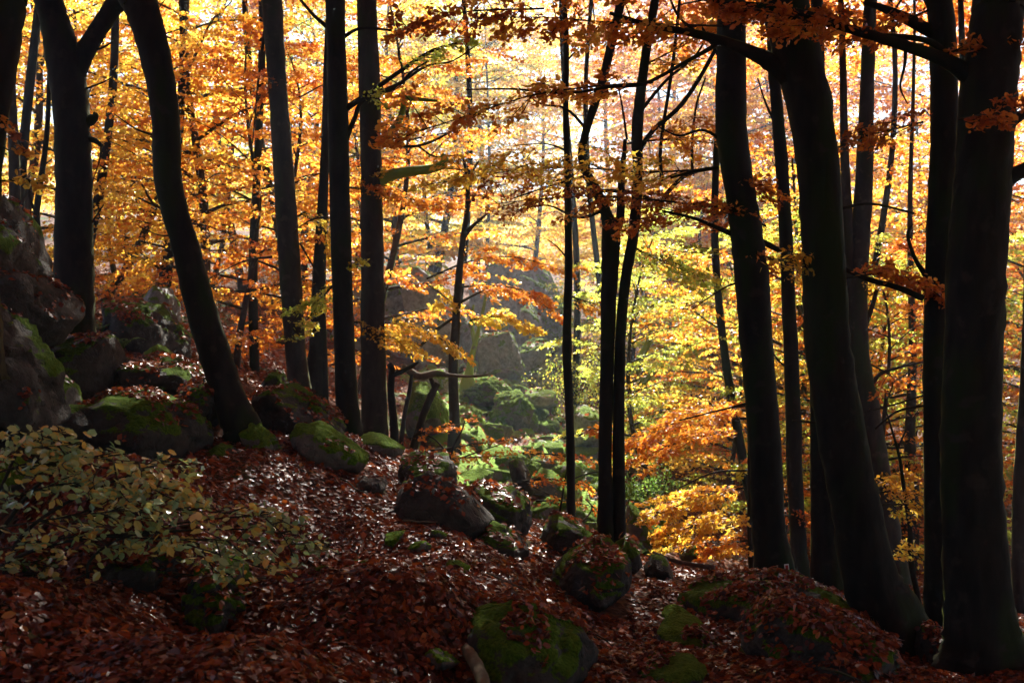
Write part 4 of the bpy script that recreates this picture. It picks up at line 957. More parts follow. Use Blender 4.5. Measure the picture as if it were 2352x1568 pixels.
RK = [  # label, outline (px), distance, thickness, options
    ('dark mossy bank of rock at the left edge above the grey boulder', [(-140, 400), (8, 425), (36, 500), (62, 590), (70, 680), (-140, 700)], 13, 2.0, dict(mat=ROCK, seed=1, sub=5, amp=.03)),
    ('grey angular boulder at the left edge, mossy on its top', [(-120, 640), (10, 612), (75, 608), (128, 655), (155, 690), (150, 740), (125, 800), (-120, 830)], 12.6, 1.5, dict(mat=ROCK_BARE, seed=2, sub=5, strata=.5)),
    ('steep mossy rock sloping down to the right at the left edge', [(-140, 690), (20, 712), (60, 770), (105, 860), (130, 950), (145, 1030), (-140, 1060)], 11.2, 1.6, dict(mat=ROCK, seed=3, sub=5, amp=.035)),
    ('dark overhung slab with a mossy top right of the steep mossy rock', [(78, 792), (200, 782), (270, 782), (276, 830), (262, 880), (240, 940), (80, 960)], 14.2, 1.6, dict(mat=ROCK, seed=4, sub=5, strata=.4)),
    ('small dark mossy rock under the overhung slab', [(70, 850), (120, 850), (160, 890), (168, 930), (150, 960), (70, 960)], 12.5, .8, dict(mat=ROCK_MOSSY, seed=5)),
    ('leaning slab with a rounded mossy back left of the bowed trunk', [(215, 700), (270, 690), (340, 700), (390, 735), (425, 790), (438, 850), (425, 900), (230, 900)], 19.5, 1.8, dict(mat=ROCK, seed=6, sub=5, amp=.03)),
    ('pale pointed stone behind the leaning slab', [(332, 740), (334, 685), (360, 655), (392, 662), (405, 700), (410, 760)], 22, .9, dict(mat=CLIFF, seed=7)),
    ('low mossy hump beside the leaning slab', [(345, 800), (365, 790), (385, 810), (392, 850), (340, 860)], 18, .8, dict(mat=ROCK_MOSSY, seed=8)),
    ('leaf covered ledge left of the foot of the bowed trunk', [(255, 850), (330, 825), (420, 835), (520, 870), (525, 905), (480, 960), (250, 960)], 15.2, 2.0, dict(mat=ROCK, seed=9, sub=5, leafy=True)),
    ('overhanging block with a mossy lip beside the bowed trunk', [(415, 890), (470, 868), (522, 868), (528, 892), (518, 950), (490, 985), (425, 975)], 13.8, .9, dict(mat=ROCK, seed=10, sub=5, leafy=True)),
    ('big flat dark boulder with a mossy shoulder in the left middle', [(145, 945), (220, 910), (300, 900), (390, 920), (465, 960), (478, 1010), (455, 1075), (300, 1090), (160, 1050)], 12.8, 1.5, dict(mat=ROCK, seed=11, sub=5, strata=.3)),
    ('dark mossy rock beneath the hornbeam at the left edge', [(-120, 1290), (40, 1270), (150, 1290), (200, 1350), (190, 1450), (-120, 1470)], 8.5, 1.0, dict(mat=ROCK, seed=12, sub=5, amp=.05)),
    ('dark upright rock face behind the lower hornbeam leaves', [(180, 1270), (300, 1225), (420, 1240), (470, 1330), (450, 1440), (210, 1450)], 8.8, 1.0, dict(mat=ROCK, seed=37, sub=5, amp=.05)),
    ('mossy slanting rock at the right end of the hornbeam', [(430, 1310), (500, 1285), (545, 1340), (595, 1430), (590, 1455), (450, 1455)], 8.5, .8, dict(mat=ROCK, seed=38, sub=5, amp=.06)),
    ('broken stone lying below the big flat boulder', [(300, 1080), (345, 1052), (400, 1062), (420, 1095), (400, 1115), (310, 1112)], 12.0, .5, dict(mat=ROCK, seed=39)),
    ('angular stone between the big flat boulder and the root stump', [(470, 1050), (500, 1020), (545, 1030), (560, 1070), (520, 1092), (475, 1085)], 12.8, .6, dict(mat=ROCK, seed=40)),
    ('tilted stone on the leafy ledge above the big flat boulder', [(300, 905), (330, 868), (380, 862), (410, 890), (400, 925), (310, 930)], 14.6, .6, dict(mat=ROCK, seed=61)),
    ('dark stone wedged between the steep mossy rock and the big flat boulder', [(120, 960), (150, 930), (200, 935), (225, 975), (210, 1010), (130, 1015)], 12.0, .6, dict(mat=ROCK, seed=62)),
    ('jagged stone standing above the long dark boulder', [(600, 885), (625, 850), (655, 855), (668, 885), (660, 915), (605, 915)], 16.6, .6, dict(mat=ROCK, seed=63)),
    ('round mossy stone at the left edge among the hornbeam leaves', [(-60, 1060), (30, 1058), (62, 1090), (60, 1120), (-60, 1150)], 9.5, .6, dict(mat=ROCK_MOSSY, seed=13)),
    ('long dark boulder left of the straight black trunk', [(570, 905), (590, 880), (650, 875), (690, 895), (730, 925), (775, 965), (805, 1025), (700, 1030), (580, 960)], 15.6, 1.4, dict(mat=ROCK, seed=14, sub=5, amp=.035)),
    ('mossy boulder with leaves below the long dark boulder', [(662, 1000), (690, 968), (730, 970), (800, 1020), (850, 1065), (845, 1085), (760, 1085), (680, 1040)], 13.9, .9, dict(mat=ROCK_MOSSY, seed=15, sub=5)),
    ('dark mossy root stump under the bowed trunk', [(550, 990), (600, 975), (650, 1040), (648, 1085), (590, 1095), (555, 1060)], 13.4, .6, dict(mat=ROCK_MOSSY, seed=16, amp=.12)),
    ('small mossy stone right of the root stump', [(660, 1085), (690, 1078), (725, 1100), (728, 1118), (670, 1122)], 12.7, .5, dict(mat=ROCK_MOSSY, seed=17)),
    ('small grey stone in the leaves left of the diamond boulder', [(808, 1100), (830, 1090), (885, 1090), (892, 1115), (880, 1145), (830, 1150)], 13.0, .6, dict(mat=ROCK_BARE, seed=18)),
    ('low mossy hump at the foot of the straight black trunk', [(815, 1015), (845, 995), (880, 1000), (930, 1030), (925, 1050), (820, 1050)], 16.2, .9, dict(mat=ROCK_MOSSY, seed=19)),
    ('dark diamond shaped boulder with sharp edges in the middle', [(890, 1180), (930, 1110), (990, 1085), (1080, 1130), (1138, 1195), (1060, 1262), (960, 1230)], 12.6, .9, dict(mat=ROCK_BARE, seed=20, sub=5, p=70, cuts=0, step=.08, amp=.016, front=.9, strata=.25)),
    ('dark block with a grey crest behind the diamond shaped boulder', [(912, 1110), (925, 1050), (960, 1035), (1030, 1050), (1056, 1105), (1040, 1150), (930, 1150)], 14.2, 1.0, dict(mat=ROCK, seed=21, sub=5, amp=.035)),
    ('square dark rock with mossy top right of the diamond shaped boulder', [(1070, 1150), (1095, 1115), (1180, 1120), (1225, 1165), (1215, 1210), (1195, 1255), (1090, 1250)], 13.6, 1.0, dict(mat=ROCK, seed=22, sub=5)),
    ('dark wedge with a bright mossy edge below the diamond shaped boulder', [(1055, 1255), (1130, 1200), (1165, 1215), (1225, 1275), (1215, 1300), (1080, 1300)], 12.4, .8, dict(mat=ROCK, seed=23, sub=5)),
    ('slanting dark slab with a mossy back left of the twin stems', [(1238, 1240), (1262, 1190), (1300, 1185), (1345, 1215), (1395, 1255), (1420, 1290), (1390, 1310), (1240, 1300)], 14.0, 1.0, dict(mat=ROCK, seed=24, sub=5)),
    ('round dark boulder with a mossy cap right of the middle', [(1260, 1330), (1285, 1285), (1350, 1262), (1425, 1262), (1458, 1300), (1460, 1340), (1420, 1385), (1330, 1398), (1270, 1380)], 11.9, 1.2, dict(mat=ROCK, seed=25, sub=5, amp=.03)),
    ('upright dark stone at the foot of the twin stems', [(1410, 1250), (1440, 1230), (1470, 1250), (1476, 1300), (1450, 1320), (1415, 1310)], 14.3, .6, dict(mat=ROCK, seed=26)),
    ('small black stone right of the twin stems', [(1478, 1310), (1500, 1280), (1520, 1282), (1545, 1300), (1545, 1325), (1490, 1330)], 14.4, .6, dict(mat=ROCK, seed=27)),
    ('wide leaf strewn hump of rock below the kinked trunk', [(1540, 1400), (1580, 1370), (1660, 1350), (1780, 1342), (1880, 1352), (1990, 1400), (2060, 1460), (1900, 1520), (1620, 1480), (1550, 1430)], 11.6, 1.6, dict(mat=ROCK, seed=28, sub=5, amp=.03)),
    ('large front slab with a leaf covered top at lower right', [(1705, 1500), (1750, 1420), (1790, 1392), (1900, 1410), (2010, 1465), (2085, 1495), (2088, 1530), (2070, 1600), (1750, 1600)], 9.6, 1.5, dict(mat=ROCK, seed=29, sub=5, leafy=True, )),
    ('large dark boulder at the bottom centre with a mossy ridge', [(1035, 1430), (1070, 1385), (1180, 1378), (1260, 1410), (1340, 1450), (1378, 1510), (1380, 1600), (1180, 1640), (1060, 1560)], 8.8, 1.3, dict(mat=ROCK, seed=30, sub=5, amp=.03)),
    ('small dark stone in the leaves left of the bottom centre boulder', [(768, 1320), (800, 1292), (860, 1295), (890, 1325), (888, 1355), (800, 1365)], 10.6, .6, dict(mat=ROCK, seed=31)),
    ('flat dark stone in the leaves right of the bottom centre boulder', [(1500, 1450), (1545, 1432), (1620, 1440), (1640, 1470), (1600, 1482), (1520, 1480)], 10.6, .7, dict(mat=ROCK_MOSSY, seed=32)),
    ('long low stone at the bottom edge right of centre', [(1440, 1545), (1500, 1520), (1600, 1520), (1630, 1540), (1600, 1565), (1460, 1562)], 8.9, .6, dict(mat=ROCK, seed=33)),
    ('flat mossy stone behind the bottom centre boulder', [(1220, 1405), (1280, 1408), (1350, 1440), (1345, 1462), (1240, 1440)], 9.8, .6, dict(mat=ROCK_MOSSY, seed=34)),
    ('dark stone wedged between the trunks at lower right', [(2105, 1490), (2125, 1445), (2160, 1438), (2185, 1470), (2180, 1520), (2110, 1525)], 11.0, .5, dict(mat=ROCK, seed=35)),
    ('small pale stone with a pointed top in the lower right leaves', [(1520, 1410), (1560, 1400), (1600, 1420), (1590, 1440), (1530, 1436)], 11.3, .5, dict(mat=ROCK_MOSSY, seed=36)),
    # cliffs
    ('dark cliff face behind the stout grey brown trunk', [(790, 610), (880, 620), (945, 650), (955, 740), (950, 880), (800, 900)], 37, 5, dict(mat=CLIFF, seed=41, sub=6, name='cliff', p=90, cuts=5, prism=True, step=.2)),
    ('pale leaning slab of cliff', [(925, 640), (965, 622), (1010, 650), (1040, 740), (1070, 890), (995, 900), (950, 760)], 35, 2.5, dict(mat=CLIFF, seed=42, sub=6, name='cliff', p=90, cuts=4, prism=True, step=.2, amp=.025)),
    ('grey cliff slab right of the pale leaning one', [(1010, 690), (1050, 680), (1085, 760), (1095, 890), (1030, 900)], 37, 3, dict(mat=CLIFF, seed=43, sub=6, name='cliff', p=90, cuts=5, prism=True, step=.2)),
    ('upright cliff block with one dark and one bright face', [(1104, 790), (1118, 772), (1170, 764), (1190, 800), (1218, 905), (1108, 915)], 35, 2.0, dict(mat=CLIFF, seed=44, sub=6, name='cliff', p=90, cuts=0, prism=True, step=.2)),
    ('lower mossy cliff block right of the upright one', [(1190, 800), (1225, 778), (1252, 786), (1265, 850), (1262, 905), (1195, 910)], 36.5, 2.4, dict(mat=CLIFF, seed=45, sub=6, name='cliff', p=90, cuts=5, prism=True, step=.2)),
    ('high grey cliff above the mossy blocks, left of the slender stem', [(1150, 700), (1200, 640), (1250, 660), (1285, 740), (1290, 820), (1160, 830)], 44, 4, dict(mat=CLIFF, seed=46, sub=6, name='cliff', p=90, cuts=5, prism=True, step=.2)),
    ('square cliff block on the ledge left of the upright one', [(1062, 800), (1072, 745), (1100, 740), (1112, 790), (1112, 890), (1066, 890)], 36.2, 2.0, dict(mat=CLIFF, seed=48, sub=5, name='cliff', p=90, cuts=3, prism=True, step=.2)),
    ('narrow cliff pillar behind the upright block', [(1190, 800), (1196, 715), (1222, 700), (1240, 730), (1245, 850), (1195, 860)], 39.5, 2.2, dict(mat=CLIFF, seed=49, sub=5, name='cliff', p=90, cuts=3, prism=True, step=.2)),
    ('broken dark ledge at the foot of the pale leaning slab', [(940, 900), (960, 855), (1020, 850), (1060, 880), (1070, 930), (945, 940)], 31.5, 1.8, dict(mat=CLIFF, seed=50, sub=5, name='cliff', p=90, cuts=5, prism=True, step=.2)),
    ('tall hazy cliff wall rising behind all the cliff blocks', [(1085, 660), (1130, 610), (1200, 596), (1260, 640), (1305, 730), (1310, 850), (1085, 860)], 48, 4.0, dict(mat=CLIFF, seed=64, sub=6, name='cliff', p=90, cuts=6, prism=True, step=.25)),
    ('hazy dark boulder right of the slender black stem', [(1310, 945), (1340, 930), (1375, 940), (1392, 980), (1388, 1030), (1310, 1030)], 30, 1.6, dict(mat=CLIFF, seed=47, sub=5)),
    # named stones of the scree
    ('biggest bright mossy boulder of the scree', [(1120, 950), (1150, 905), (1195, 895), (1225, 930), (1230, 970), (1200, 1000), (1135, 985)], 29, 1.3, dict(mat=ROCK_MOSSY, seed=51, sub=5, amp=.08)),
    ('mossy ridge of stone above the biggest mossy boulder', [(1050, 905), (1090, 870), (1140, 872), (1175, 900), (1180, 930), (1060, 940)], 30.5, 1.4, dict(mat=ROCK_MOSSY, seed=52, sub=5, amp=.09)),
    ('long mossy boulder on the left of the scree', [(1040, 960), (1060, 930), (1100, 950), (1130, 1000), (1120, 1030), (1050, 1010)], 27, 1.0, dict(mat=ROCK_MOSSY, seed=53, amp=.09)),
    ('mossy stone on the far side of the scree below the cliff', [(1205, 905), (1235, 895), (1275, 900), (1282, 930), (1250, 940), (1210, 935)], 31, 1.0, dict(mat=CLIFF, seed=54)),
    ('tilted mossy slab behind the leaning snags', [(925, 960), (950, 880), (985, 875), (1020, 930), (1040, 1000), (930, 1010)], 24, 1.2, dict(mat=ROCK_MOSSY, seed=55, sub=5)),
    ('narrow upright stone edged with bright moss at the near edge of the scree', [(1165, 1060), (1180, 1050), (1215, 1080), (1232, 1120), (1220, 1145), (1180, 1120)], 19.4, .6, dict(mat=ROCK, seed=56)),
    ('mossy boulder just right of the twin stems', [(1432, 1190), (1445, 1150), (1475, 1180), (1490, 1215), (1480, 1240), (1435, 1245)], 19.2, .8, dict(mat=ROCK_MOSSY, seed=57)),
    ('dark mossy boulder in the hollow right of the twin stems', [(1462, 1240), (1475, 1205), (1510, 1208), (1545, 1225), (1555, 1250), (1480, 1262)], 19.8, .9, dict(mat=ROCK_MOSSY, seed=58)),
    ('brown stone at the right end of the hollow', [(1558, 1280), (1575, 1255), (1605, 1258), (1618, 1285), (1570, 1295)], 18.6, .6, dict(mat=ROCK, seed=59)),
]
for lb, ol, d, th, kw in RK:
    rock(lb, ol, d, th, **kw)

# scree: many mossy stones tumbled down the sunlit slope, each a thing of its own
_rng = np.random.default_rng(77)
_protos = []
for i in range(10):
    a = np.sort(_rng.random(7) * 6.28)
    ol = [(CX + 60 * math.cos(t) * _rng.uniform(.8, 1.2), CY + 42 * math.sin(t) * _rng.uniform(.8, 1.15)) for t in a]
    o = rock('', ol, 20, .8, mat=ROCK_MOSSY, seed=60 + i, sub=4, amp=.07, name='mossy_stone', surf=False)
    _protos.append(o.data); bpy.data.objects.remove(o)
SCREE_LABEL = 'small mossy stone tumbled among the others on the sunlit scree below the cliff'
for i in range(210):
    d = _rng.uniform(19.5, 34)
    px = 1000 + 480 * _rng.random() ** .9 + (d - 27) * -4
    x = (px - CX) / F * d
    sc = (.25 + 1.1 * _rng.random() ** 2.2) * (.7 + d / 60)
    z = float(gz(np.array(x), np.array(d)))
    o = link('mossy_stone', _protos[i % 10])
    o.location = (x, d, z + .04 * sc); o.scale = (sc, sc * _rng.uniform(.8, 1.2), sc * _rng.uniform(.7, 1.1))
    o.rotation_euler = (_rng.normal(0, .25), _rng.normal(.15, .25), _rng.random() * 6.28)
    tag(o, SCREE_LABEL, 'rock', 'mossy stones of the scree')
for i in range(26):
    px, py, dd = [(900, 1290, 11), (650, 1320, 9.6), (1020, 1510, 8), (960, 1310, 10.8), (690, 1250, 10.2), (1050, 1350, 10.3), (1010, 1300, 11.2), (560, 1170, 11), (730, 1400, 9)][i % 9]
    if i >= 9: break
    x, y = P(px, py, dd)[:2]
    o = link('mossy_stone', _protos[i % 10]); sc = [.3, .22, .3, .24, .2, .24, .2, .22, .16][i]
    o.location = (x, y, float(gz(np.array(x), np.array(y))) + .02); o.scale = (sc, sc, sc * 1.1); o.rotation_euler = (.2, .3, i * 1.3)
    tag(o, ['mossy stone beside the small dark stone, left of the wedge', 'mossy knob at the right end of the hornbeam leaves', 'mossy knob left of the bottom centre boulder', 'bright mossy knob below the diamond boulder', 'mossy lump in the leaves below the straight black trunk, near the hornbeam twig',
            'mossy pebble just above the bottom centre boulder', 'small mossy lump below the fallen sticks', 'mossy lump in the leaves under the root stump', 'tiny mossy lump right of the huge mossy rock'][i], 'rock')


# ------------------------------------------------------------------ small plants, bushes, deadwood
def bush():
    d = 8.0
    b = P(-20, 1360, d)
    root = tag(empty('hornbeam_bush', tuple(b)), 'hornbeam bush with green and yellow leaves spreading in from the left edge', 'bush')
    rng = np.random.default_rng(5)
    stems = [[(-30, 1400, 26), (5, 1350, 20), (20, 1290, 14), (60, 1220, 10), (160, 1150, 8), (300, 1090, 5), (420, 1050, 3)],
             [(0, 1385, 20), (90, 1390, 14), (170, 1385, 10), (200, 1340, 8), (205, 1290, 7), (270, 1240, 6), (420, 1200, 5), (620, 1180, 3)],
             [(-20, 1330, 14), (60, 1270, 9), (200, 1235, 7), (380, 1220, 6), (560, 1215, 4), (690, 1230, 2)],
             [(-20, 1250, 12), (80, 1120, 8), (180, 1060, 5), (300, 1040, 3)],
             [(-30, 1200, 10), (20, 1080, 7), (60, 1000, 5), (80, 970, 3)]]
    parts = [px_tube([(x, y, w) for x, y, w in s], d + .12 * i, sides=7, per=6, rough=.1, seed=i) for i, s in enumerate(stems)]
    V, Q = cat_meshes(parts)
    link('stem', mesh_np('stem', V - b, Q, TWIG), root)
    for pts, nf, L, n in [([(-20, 1010), (60, 990), (130, 1000)], 8, .35, 16), ([(-20, 1090), (120, 1050), (260, 1055), (430, 1075)], 20, .34, 17), ([(-20, 1150), (150, 1110), (300, 1110), (440, 1130)], 22, .36, 17),
                          ([(-20, 1215), (200, 1180), (400, 1170), (660, 1190)], 26, .32, 15), ([(-20, 1265), (150, 1235), (330, 1235), (520, 1240), (700, 1250)], 24, .28, 13), ([(380, 1240), (460, 1275), (540, 1330)], 7, .2, 8), ([(-20, 1300), (60, 1290), (110, 1300)], 5, .25, 8), ([(610, 1190), (650, 1230), (680, 1290)], 5, .15, 7),
                          ([(150, 1380), (200, 1390), (215, 1400)], 3, .12, 4), ([(-20, 1330), (90, 1320), (200, 1335)], 6, .2, 7), ([(430, 1250), (560, 1290), (650, 1320)], 8, .2, 8), ([(-20, 1050), (60, 1030), (180, 1020)], 8, .25, 12)]:
        make_spray(rng, root, b, d, [(x, y, d + rng.uniform(-.25, .25)) for x, y in pts], nf=int(nf * 1.15), L=L * 1.15, n=int(n * .95), size=.076, shape='hex', mat=HORN, twig=4, dep=.2, tilt=.6, droop=.16, clump=.35, thick=.035)
bush()

def stick(label, pts, d, mat=DEADWOOD, name='fallen_branch', forks=()):
    b = P(pts[0][0], pts[0][1], pts[0][3] if len(pts[0]) > 3 else d)
    parts = [px_tube(pts, d, sides=8, per=6, rough=.08, seed=len(label))] + [px_tube(f, d, sides=6, per=4, rough=.08, seed=2) for f in forks]
    V, Q = cat_meshes(parts)
    o = link(name, mesh_np(name, V - b, Q, mat)); o.location = tuple(b)
    return tag(o, label, 'branch')
stick('thick bare root curving down at the bottom edge, left of the bottom centre boulder', [(1030, 1462, 24, 8.6), (1060, 1478, 30, 8.4), (1085, 1512, 32, 8.0), (1108, 1560, 34, 7.6), (1120, 1620, 34, 7.2)], 8, DEADWOOD, 'root')
stick('long fallen stick running down to the right below the diamond boulder', [(920, 1205, 9, 12.2), (1010, 1238, 10, 11.9), (1075, 1285, 11, 11.5), (1140, 1325, 10, 11.3), (1200, 1352, 8, 11.2)], 12, DEADWOOD)
stick('thin fallen stick just under the long one', [(930, 1220, 6, 12.0), (1030, 1265, 7, 11.6), (1110, 1310, 6, 11.3)], 12, DEADWOOD)
stick('dark fallen stick between the round boulder and the bottom centre boulder', [(1190, 1370, 7, 10.9), (1300, 1425, 7, 10.2), (1400, 1480, 6, 9.8), (1460, 1500, 4, 9.7)], 10, TWIG)
stick('pale fallen log behind the small black stone', [(1500, 1268, 6, 17), (1560, 1290, 9, 16.6), (1640, 1302, 12, 16.2)], 16.5, DEADWOOD)
stick('black leafless twig in the hollow right of the twin stems', [(1520, 1185, 4), (1550, 1165, 5), (1565, 1140, 4), (1568, 1120, 3)], 22, DEADWOOD, forks=[[(1550, 1165, 3), (1530, 1145, 2)]])
stick('bare white twig curving beside the twin stems', [(1325, 1200, 3), (1345, 1190, 4), (1360, 1165, 4), (1345, 1145, 3)], 18, DEADWOOD)
# leaning snags behind the stout trunk
def snag(label, pts, d, forks=(), mat=DEADWOOD):
    b = P(pts[0][0], pts[0][1], d)
    root = tag(empty('dead_sapling', tuple(b)), label, 'dead tree')
    V, Q = px_tube(pts, d, sides=9, per=6, rough=.1, seed=len(label)); link('trunk', mesh_np('trunk', V - b, Q, mat), root)
    for f in forks:
        V, Q = px_tube(f, d, sides=7, per=5, rough=.1, seed=4); link('branch', mesh_np('branch', V - b, Q, mat), root)
snag('dark dead stem with a broken hooked top right of the stout trunk', [(906, 1030, 22), (904, 960, 18), (898, 900, 16), (900, 850, 15), (893, 835, 12)], 19, [[(900, 862, 14), (925, 852, 12), (950, 838, 9), (962, 830, 5)]], BARK)
snag('thin reddish dead stem leaning right beside the hooked one', [(918, 1045, 11), (928, 960, 11), (940, 900, 10), (946, 860, 9)], 19.5, (), BARK_GREY)
snag('slanting dead stem propping up the arched dead branch', [(950, 1030, 22), (970, 960, 17), (990, 910, 16), (1005, 880, 14)], 20.5, [[(1000, 895, 12), (990, 870, 10), (985, 862, 8)]], BARK_GREY)
stick('arched pale dead branch lying across the leaning stems', [(925, 838, 10), (940, 852, 16), (965, 864, 16), (1000, 858, 15), (1035, 862, 9), (1075, 864, 6), (1120, 862, 4)], 20.3, DEADWOOD, 'dead_branch')

# trail marker at the foot of the kinked trunk
mk = tag(empty('trail_marker', tuple(P(1807, 1302, 12.4))), 'small red and white trail marker plate at the foot of the kinked trunk', 'sign')
mk.rotation_euler = (0, math.radians(-6), 0)
def plate(name, w, h, t, y, mat):
    bm = bmesh.new(); bmesh.ops.create_cube(bm, size=1)
    for v in bm.verts: v.co = Vector((v.co.x * w, v.co.y * t + y, v.co.z * h))
    bmesh.ops.bevel(bm, geom=bm.edges[:], offset=.002, segments=2, affect='EDGES')
    me = bpy.data.meshes.new(name); bm.to_mesh(me); bm.free(); me.materials.append(mat)
    return link(name, me, mk)
plate('plate', .052, .074, .006, 0, plain('white_paint', (.8, .78, .75), .5))
plate('red_field', .032, .050, .004, -.0045, plain('red_paint', (.5, .04, .03), .5))

# ferns and small green plants
def fern_mesh(seed, nfr=10, L=.5):
    rng = np.random.default_rng(seed)
    P_, A_, N_, S_ = [], [], [], []
    for i in range(nfr):
        az = i / nfr * 6.28 + rng.normal(0, .2); ln = L * rng.uniform(.7, 1.2)
        dh = np.array([math.cos(az), math.sin(az), 0]); sd = np.array([-dh[1], dh[0], 0])
        for t in np.linspace(.12, 1, 16):
            p = dh * ln * t * .8 + np.array([0, 0, ln * (1.1 * t - .85 * t * t)])
            w = ln * .26 * (1.05 - t) ** .8 * min(1, t * 4)
            for s in (-1, 1):
                P_.append(p + sd * s * w * .5); A_.append(sd * s + dh * .35 - np.array([0, 0, .2])); N_.append(np.array([0, 0, 1]) + dh * .3 + rng.normal(0, .15, 3)); S_.append(max(w, .02))
    n = len(P_)
    V, Q, r = leaf_mesh(rng, np.array(P_), np.array(A_), np.array(N_), np.array(S_), rng.random(n), 'quad', .36)
    st = []
    for k in range(nfr):
        q = np.array(P_[k * 32:(k + 1) * 32:2]); q = np.concatenate([[[0, 0, -.05]], q])
        st.append(tube(np.concatenate([q[::3], np.full((len(q[::3]), 1), .004)], 1), sides=4, per=3, rough=0))
    V2, Q2 = cat_meshes(st)
    return mesh_np('fern', np.concatenate([V, V2]), np.concatenate([Q, Q2 + len(V)]), FERN, {'rnd': np.concatenate([r, np.full(len(V2), .2)])}, smooth=False)
_fm = [fern_mesh(1), fern_mesh(2), fern_mesh(3)]
for i, (px, py, d, sc, lb) in enumerate([(985, 940, 24, 1.3, 'fern beside the slim brown stem, above the low orange sapling'), (1010, 905, 26, 1.0, 'small fern under the arched dead branch'), (1175, 1105, 19, 1.0, 'bright fern in the sun behind the dark crest'), (1125, 1110, 18.8, .9, 'pale green fern at the near edge of the scree'),
                                        (1340, 1010, 26, 1.5, 'large hazy fern right of the slender black stem'), (1365, 1040, 25, 1.4, 'fern below the hazy dark boulder'), (1260, 985, 28, 1.2, 'fern right of the biggest mossy boulder'),
                                        (230, 735, 18.5, 1.0, 'green fern behind the forked trunk, on the mossy ledge'), (280, 755, 18, .9, 'low green fern left of the leaning slab'), (395, 845, 16, .6, 'pale fern at the left of the bowed trunk'), (90, 650, 19, 1.0, 'dim fern behind the grey angular boulder')]):
    x, y = P(px, py, d)[:2]
    o = link('fern', _fm[i % 3]); o.location = (x, y, float(gz(np.array(x), np.array(y))) + .05); o.scale = (sc,) * 3; o.rotation_euler = (0, 0, i * .9)
    tag(o, lb, 'fern')

# holly like undergrowth in the hollow
def shrub(label, px, py, d, r, seed, mat, n=2600, size=.07):
    rng = np.random.default_rng(seed)
    x, y, z = P(px, py, d)
    q = norm(rng.normal(0, 1, (n, 3))) * (rng.random((n, 1)) ** .4) * r * np.array([1.2, 1, .9])
    q *= (1 + .35 * np.sin(q[:, :1] * 5 / r + seed) * np.cos(q[:, 2:] * 4 / r))
    V, Q, rr = leaf_mesh(rng, q, rng.normal(0, 1, (n, 3)), rng.normal(0, .7, (n, 3)) + np.array([0, 0, .8]), np.full(n, size) * rng.uniform(.7, 1.3, n), rng.random(n))
    root = tag(empty('shrub', (x, y, z)), label, 'shrub')
    link('foliage', mesh_np('foliage', V, Q, mat, {'rnd': rr}, smooth=False), root)
    V, Q = cat_meshes([tube(np.array([[0, 0, -r * 1.4, .03], [.1 * k, .05, -.2 * r, .02], [.3 * k * r, .1 * k, .6 * r, .006]]), sides=6, per=4) for k in (-2, -1, 0, 1, 2)])
    link('stem', mesh_np('stem', V, Q, TWIG), root)
shrub('glossy green bush between the slender stem and the twin stems', 1325, 880, 33, 1.1, 1, LEAF['green'])
shrub('glossy green bush at the foot of the gnarled tree', 1480, 990, 30, 1.2, 2, LEAF['green'])
shrub('dark green bush below the gnarled tree, beside the twin stems', 1500, 1130, 24, .55, 3, FERN, 1100)
shrub('dark evergreen on the cliff top left of the slender stem', 1270, 720, 42, 1.2, 4, FERN, 3600)

# loose twigs lying on the leaves, all much alike
_r = np.random.default_rng(31)
for i in range(26):
    d = _r.uniform(6.5, 14); px = _r.uniform(250, 2000)
    x = (px - CX) / F * d
    a = _r.random() * 6.28; L = _r.uniform(.25, .9)
    pts = []
    for s_ in np.linspace(-.5, .5, 5):
        xx = x + math.cos(a) * L * s_ + _r.normal(0, .02); yy = d + math.sin(a) * L * s_ + _r.normal(0, .02)
        pts.append([xx, yy, float(gz(np.array(xx), np.array(yy))) + .06 + _r.uniform(0, .03), .010 * (1 - .5 * (s_ + .5))])
    pts = np.array(pts); b = pts[0, :3].copy(); pts[:, :3] -= b
    V, Q = tube(pts, sides=6, per=3, rough=.1, seed=i)
    o = link('fallen_twig', mesh_np('fallen_twig', V, Q, [DEADWOOD, BARK_GREY][i % 2])); o.location = tuple(b)
    tag(o, 'thin bare twig lying loose on the fallen leaves of the foreground', 'twig', 'twigs on the fallen leaves')


